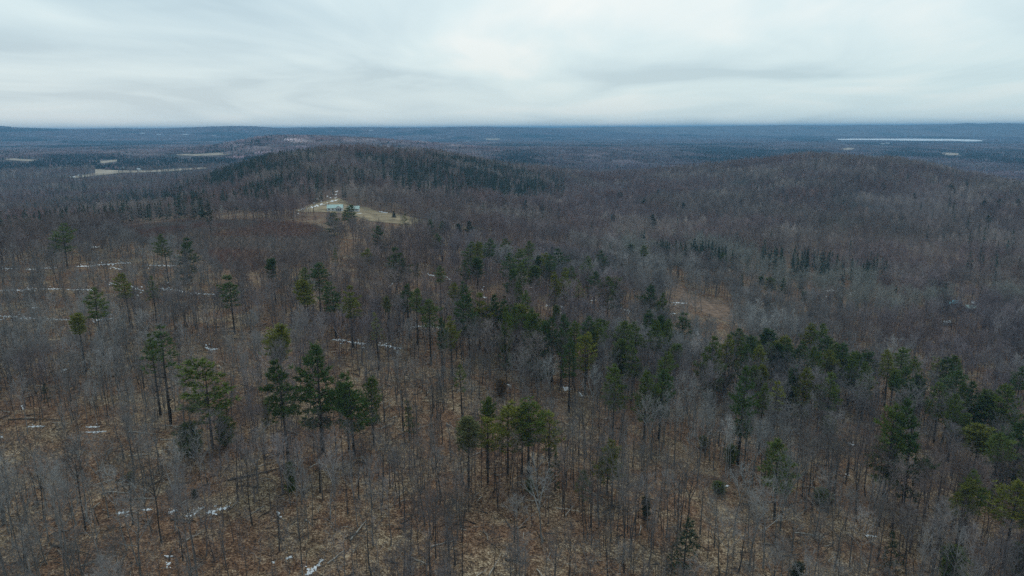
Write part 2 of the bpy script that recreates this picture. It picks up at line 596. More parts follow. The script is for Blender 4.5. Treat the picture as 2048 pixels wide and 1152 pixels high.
# ------------------------------------------------------------------ ground sheet
FIELD_HOUSE = [(590, 421), (610, 414), (640, 405), (676, 396), (692, 402), (706, 412), (735, 415), (757, 425), (790, 428), (820, 434), (850, 441), (852, 449), (800, 448), (740, 443), (700, 429), (640, 424), (594, 424)]
FIELD_TRACK = [(888, 450), (940, 455), (985, 455), (985, 461), (940, 462), (888, 456)]
BRUSH = [(230, 455), (300, 444), (380, 441), (470, 441), (560, 444), (640, 452), (660, 470), (640, 505), (560, 530), (500, 545), (440, 540), (400, 510), (330, 495), (260, 480)]
TRAIL = [(1335, 566), (1360, 563), (1368, 582), (1395, 592), (1450, 602), (1462, 622), (1482, 640), (1476, 648), (1440, 640), (1400, 622), (1368, 604), (1342, 588)]
FAR_FIELDS = [
    ("dry_grass_field", "long pale farm field with a white farmhouse at its upper edge", [(132, 356), (165, 350), (190, 347), (190, 339), (240, 341), (300, 341), (360, 338), (415, 335), (415, 338), (360, 342), (300, 345), (240, 347), (190, 352), (150, 357)]),
    ("dry_grass_field", "narrow pale field slanting down from the picture's edge below the wooded rise", [(-60, 315), (0, 316), (40, 318), (88, 321), (86, 324), (40, 322), (0, 319), (-60, 318)]),
    ("dry_grass_field", "small pale wedge-shaped field above the white farmhouse", [(174, 322), (212, 322), (235, 319), (253, 318), (252, 321), (230, 324), (208, 327), (190, 325)]),
    ("dry_grass_field", "straight pale field below the purple wooded hill", [(352, 309), (400, 308), (430, 306), (462, 305), (462, 310), (430, 311), (395, 312), (355, 311)]),
    ("dry_grass_field", "pale sliver of field just in front of the frozen lake", [(1676, 298), (1700, 295), (1712, 296), (1706, 299), (1680, 301)]),
    ("dry_grass_field", "pale broken field beyond the bare rounded hill", [(1866, 304), (1900, 306), (1935, 307), (1932, 311), (1890, 310)]),
    ("dry_grass_field", "tiny pale field with white specks under the blue ridge", [(968, 277), (1000, 277), (1000, 280), (970, 280)]),
]
LAKE = [(1662, 278.5), (1700, 277.6), (1760, 277.6), (1830, 277.6), (1900, 278.2), (1940, 279.2), (1972, 281), (1972, 282.4), (1930, 283), (1900, 281.6), (1840, 281.8), (1780, 280.6), (1720, 280), (1680, 280)]
CABINS = [[(1890, 605), (1916, 605), (1930, 612), (1964, 609), (1966, 625), (1930, 625), (1892, 616)], [(1884, 645), (1904, 645), (1904, 653), (1884, 653)]]
CLEAR = CABINS + [FIELD_HOUSE, FIELD_TRACK, TRAIL, LAKE] + [f[2] for f in FAR_FIELDS]


def make_ground():
    na = len(AZ)
    V = np.stack([XG, YG, ZG], -1).reshape(-1, 3)
    V = np.concatenate([V, [[0, 0, float(ZG[:, 0].mean())]]])
    i, j = np.meshgrid(np.arange(na - 1), np.arange(NR - 1), indexing='ij')
    a = (i * NR + j).ravel()
    quads = np.stack([a, a + 1, a + NR + 1, a + NR], -1)
    last = len(V) - 1
    tris = [(last, k * NR, (k + 1) * NR) for k in range(na - 1)]
    me = bpy.data.meshes.new("ground")
    nq = len(quads)
    loops = np.concatenate([quads.ravel(), np.array(tris).ravel()]).astype(np.int32)
    me.vertices.add(len(V))
    me.vertices.foreach_set("co", V.ravel())
    me.loops.add(len(loops))
    me.loops.foreach_set("vertex_index", loops)
    starts = np.concatenate([np.arange(nq) * 4, nq * 4 + np.arange(len(tris)) * 3]).astype(np.int32)
    me.polygons.add(len(starts))
    me.polygons.foreach_set("loop_start", starts)
    me.polygons.foreach_set("use_smooth", np.ones(len(starts), bool))
    me.update(calc_edges=True)
    me.validate()
    px, py, _ = project(V)
    D = np.hypot(V[:, 0], V[:, 1])
    cov = np.zeros((len(V), 4))
    cov[:, 0] = sstep(480, 1100, D)
    br = in_poly(px, py, BRUSH).astype(float)
    br *= sstep(0.25, 0.5, fbm(V[:, 0], V[:, 1], 40, 31, 2))
    cov[:, 1] = br * (D < 700)
    cov[:, 3] = 1
    at = me.attributes.new("cover", 'FLOAT_COLOR', 'POINT')
    at.data.foreach_set("color", cov.ravel())
    me.materials.append(M_GROUND)
    ob = link("ground", me)
    put(ob, "brown leaf-littered ground rolling away under the woods to the horizon", "ground", kind="structure")


make_ground()


def drape(name, poly, mat, label, category, stepx, stepy, lift, kind="structure"):
    xs = [p[0] for p in poly]
    ys = [p[1] for p in poly]
    pts, n = [], len(poly)
    for i in range(n):
        (x0, y0), (x1, y1) = poly[i], poly[(i + 1) % n]
        k = max(1, int(abs(x1 - x0) / stepx + abs(y1 - y0) / stepy))
        for q in range(k):
            pts.append((x0 + (x1 - x0) * q / k, y0 + (y1 - y0) * q / k))
    nb = len(pts)
    rng = random.Random(len(label))
    gx = np.arange(min(xs) + stepx / 2, max(xs), stepx)
    gy = np.arange(min(ys) + stepy / 2, max(ys), stepy)
    for y in gy:
        for x in gx:
            x_ = x + rng.uniform(-.3, .3) * stepx
            if in_poly(np.array([x_]), np.array([y]), poly)[0]:
                pts.append((x_, y))
    v2 = [Vector(p) for p in pts]
    r = geometry.delaunay_2d_cdt(v2, [(i, (i + 1) % nb) for i in range(nb)], [], 1, 1e-4)
    out = []
    for p in r[0]:
        h = hit(p.x, p.y)
        out.append((h[0], h[1], h[2] + lift))
    mb = MB()
    mb.v = out
    mb.f = [tuple(f) for f in r[2]]
    mb.m = [0] * len(mb.f)
    ob = link(name, mb.mesh(name, mat))
    put(ob, label, category, kind=kind)
    return ob


drape("dry_grass_field", FIELD_HOUSE, M_FIELD, "tan mown field around the green-roofed farmhouse", "field", 6, 3, 0.25)
drape("dry_grass_field", FIELD_TRACK, M_FIELD, "thin strip of tan grass among dark trees beyond the farmhouse field", "field", 8, 2, 0.25)
drape("dirt_trail", TRAIL, M_DIRT, "reddish dirt clearing curving through the bare woods", "trail", 8, 5, 0.12)
for nm, lb, po in FAR_FIELDS:
    drape(nm, po, M_FARFIELD, lb, "field", 10, 1.2, 1.0)
drape("frozen_lake", LAKE, M_ICE, "long white frozen lake far off below the horizon", "lake", 12, 0.8, 1.5)


# ------------------------------------------------------------------ plants: shapes
def bare_tree_shape(seed, H, cb, spread, n1, n2, n3, tw, sides, fork=False, twiglets=2):
    """a leafless hardwood: (trunk, branches)"""
    rng = random.Random(seed)
    tr, br = MB(), MB()
    r0 = H * 0.0100
    lean = (rng.gauss(0, .065), rng.gauss(0, .065))
    pts, rad = [], []
    wob = 0.0
    k = 8
    ox = oy = 0.0
    for i in range(k + 1):
        t = i / k
        ox += rng.gauss(0, 0.017) * H / k * 3
        oy += rng.gauss(0, 0.017) * H / k * 3
        pts.append((ox + lean[0] * t * H, oy + lean[1] * t * H, t * H * 0.97 - (0.4 if i == 0 else 0)))
        rad.append(max(0.022, r0 * (1 - t) ** 0.8 * (1.35 if i == 0 else 1)))
    tr.tube(pts, rad, sides)

    def at(t):
        q = min(t * k, k - 1e-4)
        i = int(q)
        f = q - i
        a, b = pts[i], pts[i + 1]
        return (a[0] + (b[0] - a[0]) * f, a[1] + (b[1] - a[1]) * f, a[2] + (b[2] - a[2]) * f), rad[i] + (rad[i + 1] - rad[i]) * f
    a0 = rng.uniform(0, 6.28)
    for i in range(n1):
        t = cb + (0.97 - cb) * ((i + rng.random()) / n1) ** 0.9
        p, r = at(t)
        a = a0 + i * 2.4 + rng.uniform(-.5, .5)
        u = (t - cb) / (1 - cb)
        el = math.radians(rng.uniform(28, 52) + 22 * u)
        L = spread * (1.25 - 0.72 * u) * rng.uniform(0.65, 1.15)
        if fork and i < 3:
            el = math.radians(rng.uniform(55, 68))
            L = (H - p[2]) * rng.uniform(0.75, 0.95)
        d = (math.cos(a) * math.cos(el), math.sin(a) * math.cos(el), math.sin(el))
        m1 = vadd(p, d, L * 0.5)
        d2 = unit((d[0] + rng.gauss(0, .15), d[1] + rng.gauss(0, .15), d[2] + 0.28))
        m2 = vadd(m1, d2, L * 0.5)
        rb = min(r * 0.68, 0.014 * L + 0.035) * (1.5 if fork and i < 3 else 1)
        rb = max(rb, tw * 0.6)
        br.tube([p, m1, m2], [rb, rb * 0.66, tw * 0.35], max(3, sides - 2), 0)
        for j in range(n2):
            s = 0.28 + 0.72 * (j + rng.random()) / n2
            q = vadd(p, d, L * s) if s < 0.5 else vadd(m1, d2, L * (s - 0.5))
            e = unit((d[0] * .8 + rng.gauss(0, .55), d[1] * .8 + rng.gauss(0, .55), d[2] * .8 + rng.gauss(0.12, .38)))
            l2 = L * rng.uniform(0.28, 0.5) * (1.1 - 0.45 * s)
            if n3:
                q2 = vadd(q, e, l2)
                br.tube([q, q2], [tw * 0.75, tw * 0.3], 3, 0)
            else:
                br.spike(q, e, l2 * 1.3, tw * 1.3, rng)
            for c in range(n3):
                s3 = 0.2 + 0.8 * (c + rng.random()) / n3
                w = vadd(q, e, l2 * s3)
                g = unit((e[0] * .7 + rng.gauss(0, .6), e[1] * .7 + rng.gauss(0, .6), e[2] * .7 + rng.gauss(0.18, .45)))
                l3 = rng.uniform(0.55, 1.5)
                br.spike(w, g, l3, tw * 1.0, rng)
                for z in range(twiglets):
                    w2 = vadd(w, g, l3 * rng.uniform(.25, .8))
                    g2 = unit((g[0] * .7 + rng.gauss(0, .6), g[1] * .7 + rng.gauss(0, .6), g[2] * .7 + rng.gauss(0.15, .45)))
                    br.spike(w2, g2, rng.uniform(.4, .9), tw * 0.8, rng)
    return tr, br


def conifer_crown(seed, style, dens=1.0, HC=12.0, R=4.0, blade=(0.55, 1.05, 0.20)):
    """needle-bearing crown normalised to height 1 and radius 1"""
    rng = random.Random(seed)
    mb = MB()
    nw = {'plume': 12, 'broad': 9, 'cone': 17, 'egg': 12, 'thin': 10}[style]
    side_bias = rng.uniform(0, 6.28)
    lop = 0.0 if style == 'cone' else rng.uniform(.1, .34)
    bend = (rng.gauss(0, .05), rng.gauss(0, .05))
    for w in range(nw):
        t = (w + rng.uniform(0.1, 0.9)) / nw
        if style == 'plume':
            r = min(1, (1 - t) * 1.75 + 0.10) * (0.72 + 0.28 * min(1, t / 0.2))
            el0, nb = -4 + 46 * t, 6
        elif style == 'thin':
            r = min(1, (1 - t) * 1.3 + 0.12)
            el0, nb = -8 + 40 * t, 4
        elif style == 'broad':
            r = (0.62 + 0.55 * t) if t < 0.6 else (0.95 - (t - 0.6) / 0.4 * 0.62)
            el0, nb = 2 + 44 * t, 6
        elif style == 'cone':
            r = (1 - t) ** 0.85 * 0.97 + 0.03
            el0, nb = -18 + 40 * t, 7
        else:
            r = max(0.1, math.sin(math.pi * (0.16 + 0.80 * t))) ** 0.7
            el0, nb = 8 + 50 * t, 7
        wm = rng.uniform(0.72, 1.1) if style != 'cone' else rng.uniform(0.85, 1.08)
        nbr = max(3, int(nb * (1 if r > 0.3 else 0.7)))
        a0 = rng.uniform(0, 6.28)
        for b in range(nbr):
            if style in ('plume', 'broad', 'thin') and rng.random() < 0.13:
                continue
            a = a0 + 6.283 * b / nbr + rng.uniform(-.35, .35)
            L = R * r * wm * rng.uniform(0.62, 1.12) * (1 + lop * math.cos(a - side_bias + 2.5 * (t - .5)))
            el = math.radians(el0 + rng.uniform(-9, 9))
            z0 = t * HC * 0.97
            d = (math.cos(a) * math.cos(el), math.sin(a) * math.cos(el), math.sin(el))
            sd_ = (-math.sin(a), math.cos(a), 0)
            p = (bend[0] * z0 * t, bend[1] * z0 * t, z0)
            e = vadd(p, d, L)
            e = (e[0], e[1], e[2] + 0.1 * L)
            mb.tube([p, vadd(p, d, L * .55), e], [0.055, 0.04, 0.015], 3, 1)
            s0 = 0.22 if style in ('cone', 'egg') else 0.34
            ns = max(2, int((1 - s0) * L / 0.48 * dens))
            for q in range(ns):
                s = s0 + (1 - s0) * (q + rng.random()) / ns
                c = vadd(p, d, L * s)
                c = (c[0], c[1], c[2] + 0.1 * L * s)
                nl = 3 if L > 1.6 else 2
                for l in range(nl):
                    off = (l - (nl - 1) / 2) * (0.30 * (1 - s) + 0.10) * L + rng.gauss(0, .1)
                    cc = vadd(c, sd_, off)
                    cc = (cc[0], cc[1], cc[2] + rng.gauss(0, .10))
                    sg = 0 if abs(off) < .1 else math.copysign(.45, off)
                    for k in range(6):
                        g = unit((d[0] * .75 + sd_[0] * sg + rng.gauss(0, .5), d[1] * .75 + sd_[1] * sg + rng.gauss(0, .5), d[2] * .4 + rng.gauss(0.24, .34)))
                        mb.spike(cc, g, rng.uniform(blade[0], blade[1]), blade[2], rng)
    for k in range(14):
        z = HC * rng.uniform(0.9, 1.0)
        mb.spike((0, 0, z), unit((rng.gauss(0, .4), rng.gauss(0, .4), 1)), 0.7, 0.13, rng)
    mb.v = [(x / R, y / R, z / HC) for x, y, z in mb.v]
    return mb


def pine_trunk(seed, stubs):
    rng = random.Random(seed)
    mb = MB()
    pts, rad = [], []
    ox = oy = 0.0
    for i in range(8):
        t = i / 7
        ox += rng.gauss(0, .05)
        oy += rng.gauss(0, .05)
        pts.append((ox * (1 - t), oy * (1 - t), t - (0.02 if i == 0 else 0)))
        rad.append(0.34 * (1 - t) ** 0.8 * (1.2 if i == 0 else 1) + 0.03)
    mb.tube(pts, rad, 7)
    for k in range(stubs):
        z = rng.uniform(0.22, 0.6)
        a = rng.uniform(0, 6.28)
        mb.spike((0, 0, z), (math.cos(a), math.sin(a), 0.004), rng.uniform(.8, 2.0), 0.02, rng)
    return mb


def far_conifer(seed, n=46):
    """spruce or pine for the distant woods: trunk plus drooping sprays, height 1, radius 1"""
    rng = random.Random(seed)
    mb = MB()
    mb.tube([(0, 0, -0.03), (0, 0, 0.95)], [0.07, 0.01], 3, 1)
    for i in range(n):
        t = 0.12 + 0.86 * (i + rng.random()) / n
        a = rng.uniform(0, 6.28)
        r = (1 - t) ** 0.8 * rng.uniform(.7, 1.15) + 0.05
        mb.spike((math.cos(a) * r * .12, math.sin(a) * r * .12, t), (math.cos(a) * r, math.sin(a) * r, rng.uniform(-.05, .03)), 1.0, 0.12, rng)
        mb.spike((math.cos(a) * r * .2, math.sin(a) * r * .2, t + .02), (math.cos(a + .5) * r * .8, math.sin(a + .5) * r * .8, 0.05), 1.0, 0.10, rng)
    # blades are wide in the plane of the branch
    return mb


def far_conifer2(seed, n=30):
    rng = random.Random(seed)
    mb = MB()
    mb.tube([(0, 0, -0.03), (0, 0, 0.95)], [0.05, 0.01], 3, 1)
    for i in range(n):
        t = 0.14 + 0.84 * (i + rng.random()) / n
        a = i * 2.4 + rng.uniform(-.4, .4)
        r = (1 - t) ** 0.8 * rng.uniform(.75, 1.15) + 0.06
        w = 0.34 * r + 0.07
        c, s = math.cos(a), math.sin(a)
        dz = rng.uniform(-.07, .0)
        mb.face([(0, 0, t + .05), (c * r - s * w, s * r + c * w, t + dz), (c * r * 1.15, s * r * 1.15, t + dz - .01), (c * r + s * w, s * r - c * w, t + dz)])
    return mb


# prototypes kept out of the scene, used only through copies or scattering
def bare_mesh_joined(seed, **kw):
    t, b = bare_tree_shape(seed, **kw)
    n = len(t.v)
    t.v += b.v
    t.f += [tuple(i + n for i in f) for f in b.f]
    t.m = [1] * len(t.m) + [0] * len(b.m)
    return t


def proto_collection(name, meshes):
    c = bpy.data.collections.new(name)
    for i, me in enumerate(meshes):
        o = bpy.data.objects.new("%s_%02d" % (name, i), me)
        c.objects.link(o)
    return c


NEAR = []
for s in range(9):
    rr = random.Random(100 + s)
    fork = s in (2, 5, 7)
    NEAR.append(bare_tree_shape(200 + s, 19.0, rr.uniform(0.36, 0.55), rr.uniform(4.2, 5.6) * (1.15 if fork else 1), rr.randint(13, 17), 5, 5, 0.040, 6, fork, 2))
NEAR_TRUNK = [t.mesh("bare_trunk", M_BARK) for t, b in NEAR]
NEAR_BRANCH = [b.mesh("bare_branches", M_TWIG) for t, b in NEAR]


def joined(t, b):
    q = MB()
    n = len(t.v)
    q.v = t.v + b.v
    q.f = t.f + [tuple(i + n for i in f) for f in b.f]
    q.m = [1] * len(t.m) + [0] * len(b.m)
    return q


C_NEAR = proto_collection("near_hardwood", [joined(t, b).mesh("near_hardwood", M_TWIG, M_BARK) for t, b in NEAR])
C_MID = proto_collection("mid_hardwood", [bare_mesh_joined(300 + s, H=18.0, cb=random.Random(s).uniform(.32, .5), spread=random.Random(s + 5).uniform(4.0, 5.4), n1=15, n2=6, n3=4, tw=0.058, sides=4, fork=s % 3 == 0, twiglets=1).mesh("mid_hardwood", M_TWIG, M_BARK) for s in range(7)])
C_FAR = proto_collection("far_hardwood", [bare_mesh_joined(400 + s, H=17.0, cb=.32, spread=4.8, n1=17, n2=12, n3=0, tw=0.12, sides=3).mesh("far_hardwood", M_TWIG, M_BARK) for s in range(6)])
C_SAP = proto_collection("sapling", [bare_mesh_joined(500 + s, H=6.5, cb=.2, spread=1.3, n1=9, n2=3, n3=2, tw=0.022, sides=3, twiglets=1).mesh("sapling", M_TWIG, M_BARK) for s in range(5)])
C_POLE = proto_collection("pole_tree", [bare_mesh_joined(550 + s, H=13.0, cb=random.Random(s + 9).uniform(.35, .6), spread=random.Random(s + 3).uniform(1.3, 2.2), n1=9, n2=4, n3=2, tw=0.034, sides=4, twiglets=1).mesh("pole_tree", M_TWIG, M_BARK) for s in range(7)])
C_CON = proto_collection("far_conifer", [far_conifer2(600 + s).mesh("far_conifer", M_NEEDLE, M_PINEBARK) for s in range(6)])


def shrub(seed):
    rng = random.Random(seed)
    mb = MB()
    for i in range(26):
        a, el = rng.uniform(0, 6.28), math.radians(rng.uniform(45, 85))
        d = (math.cos(a) * math.cos(el), math.sin(a) * math.cos(el), math.sin(el))
        p = (rng.gauss(0, .35), rng.gauss(0, .35), -0.1)
        L = rng.uniform(1.2, 2.8)
        mb.spike(p, d, L, 0.05, rng)
        for j in range(3):
            q = vadd(p, d, L * rng.uniform(.35, .8))
            mb.spike(q, unit((d[0] + rng.gauss(0, .5), d[1] + rng.gauss(0, .5), d[2])), L * .35, 0.035, rng)
    return mb


C_SHRUB = proto_collection("brush", [shrub(700 + s).mesh("brush", M_TWIG) for s in range(4)])


def patch(seed, con):
    """a 64 m square of far-off woodland"""
    rng = random.Random(seed)
    mb = MB()
    for i in range(8):
        for j in range(8):
            x, y = (i + rng.random()) * 8 - 32, (j + rng.random()) * 8 - 32
            h = rng.uniform(10, 16)
            if con and rng.random() < con:
                h *= 1.05
                for k in range(4):
                    a = k * 1.57 + rng.random()
                    mb.face([(x, y, h), (x + math.cos(a) * 2.6, y + math.sin(a) * 2.6, 2.0), (x + math.cos(a + 1.57) * 2.6, y + math.sin(a + 1.57) * 2.6, 2.0)], 1)
            else:
                for k in range(9):
                    a = rng.uniform(0, 6.28)
                    mb.spike((x + rng.gauss(0, .6), y + rng.gauss(0, .6), h * rng.uniform(.25, .6)), unit((math.cos(a) * .5, math.sin(a) * .5, rng.uniform(.5, 1.1))), h * rng.uniform(.3, .5), 1.5, rng)
    return mb


C_PATCH = proto_collection("wood_patch", [patch(800 + s, (0, 0, 0.05, 0.12, 0.5, 0.75)[s]).mesh("wood_patch", M_TWIG, None) for s in range(6)])
M_FARNEEDLE = plain("far_conifer_green", (0.028, 0.042, 0.032), 0.9, 0.1, 0.3, 0.05)
for o in C_PATCH.objects:
    o.data.materials[1] = M_FARNEEDLE


# ------------------------------------------------------------------ scattering of what nobody could count
def scatter(name, coll, P, rot, scl, idx, tint, label, category):
    me = bpy.data.meshes.new(name)
    n = len(P)
    me.vertices.add(n)
    me.vertices.foreach_set("co", np.asarray(P, np.float32).ravel())
    R3 = np.zeros((n, 3), np.float32)
    R3[:, 2] = rot
    for nm, ty, key, arr in (("turn", 'FLOAT_VECTOR', "vector", R3), ("size", 'FLOAT_VECTOR', "vector", np.asarray(scl, np.float32)),
                             ("pick", 'INT', "value", np.asarray(idx, np.int32)),
                             ("tint", 'FLOAT_COLOR', "color", np.concatenate([np.asarray(tint, np.float32), np.ones((n, 1), np.float32)], 1))):
        at = me.attributes.new(nm, ty, 'POINT')
        at.data.foreach_set(key, arr.ravel())
    me.update()
    ob = link(name, me)
    ng = bpy.data.node_groups.new(name, 'GeometryNodeTree')
    ng.interface.new_socket("Geometry", in_out='INPUT', socket_type='NodeSocketGeometry')
    ng.interface.new_socket("Geometry", in_out='OUTPUT', socket_type='NodeSocketGeometry')
    gi, go = ng.nodes.new("NodeGroupInput"), ng.nodes.new("NodeGroupOutput")
    iop = ng.nodes.new("GeometryNodeInstanceOnPoints")
    ci = ng.nodes.new("GeometryNodeCollectionInfo")
    ci.inputs["Collection"].default_value = coll
    ci.inputs["Separate Children"].default_value = True
    ci.inputs["Reset Children"].default_value = True
    iop.inputs["Pick Instance"].default_value = True

    def na(nm, ty):
        q = ng.nodes.new("GeometryNodeInputNamedAttribute")
        q.data_type = ty
        q.inputs["Name"].default_value = nm
        return q.outputs["Attribute"]
    ng.links.new(gi.outputs[0], iop.inputs["Points"])
    ng.links.new(ci.outputs[0], iop.inputs["Instance"])
    ng.links.new(na("pick", 'INT'), iop.inputs["Instance Index"])
    ng.links.new(na("turn", 'FLOAT_VECTOR'), iop.inputs["Rotation"])
    ng.links.new(na("size", 'FLOAT_VECTOR'), iop.inputs["Scale"])
    ng.links.new(iop.outputs[0], go.inputs[0])
    md = ob.modifiers.new("scatter", 'NODES')
    md.node_group = ng
    put(ob, label, category, kind="stuff")
    return ob


nrng = np.random.default_rng(7)


def jitter_field(cell, d0, d1, azmax=47.0):
    """jittered grid of points inside the sector the photo looks over"""
    am = math.radians(azmax)
    xm = d1 * math.sin(am)
    gx = np.arange(-xm, xm, cell)
    gy = np.arange(0, d1, cell)
    X, Y = np.meshgrid(gx, gy)
    X, Y = X.ravel(), Y.ravel()
    X = X + nrng.uniform(0, cell, X.shape)
    Y = Y + nrng.uniform(0, cell, Y.shape)
    d = np.hypot(X, Y)
    k = (d > d0) & (d < d1) & (np.abs(np.arctan2(X, Y)) < am)
    return X[k], Y[k], d[k]


def clear_of(X, Y, Z, h, polys):
    """keep those that neither stand in nor hide a clearing"""
    ok = np.ones(len(X), bool)
    for f in (0.0, 0.5, 0.95):
        px, py, dp = project(np.stack([X, Y, Z + h * f], -1))
        px = px + (fbm(X, Y, 22, 51, 2) - .5) * 9000 / dp
        py = py + (fbm(X, Y, 22, 53, 2) - .5) * 4000 / dp
        for po in polys:
            ok &= ~in_poly(px, py, po)
    return ok


def wood_tint(X, Y, n):
    """grey, purple-brown and reddish stands"""
    a = fbm(X, Y, 130, 41, 3)
    b = fbm(X, Y, 60, 47, 2)
    r = nrng.random(n)
    base = np.array([0.200, 0.184, 0.174])
    purple = np.array([0.204, 0.170, 0.174])
    pale = np.array([0.320, 0.312, 0.296])
    red = np.array([0.190, 0.132, 0.115])
    t = base + (purple - base) * sstep(.42, .58, a)[:, None]
    t = t + (pale - t) * (0.7 * sstep(.60, .74, b) + 0.3 * (r > .86))[:, None].clip(0, 1)
    t = t + (red - t) * (0.55 * sstep(.60, .72, 1 - b))[:, None]
    return t * np.exp(nrng.normal(0, .24, (n, 1)))


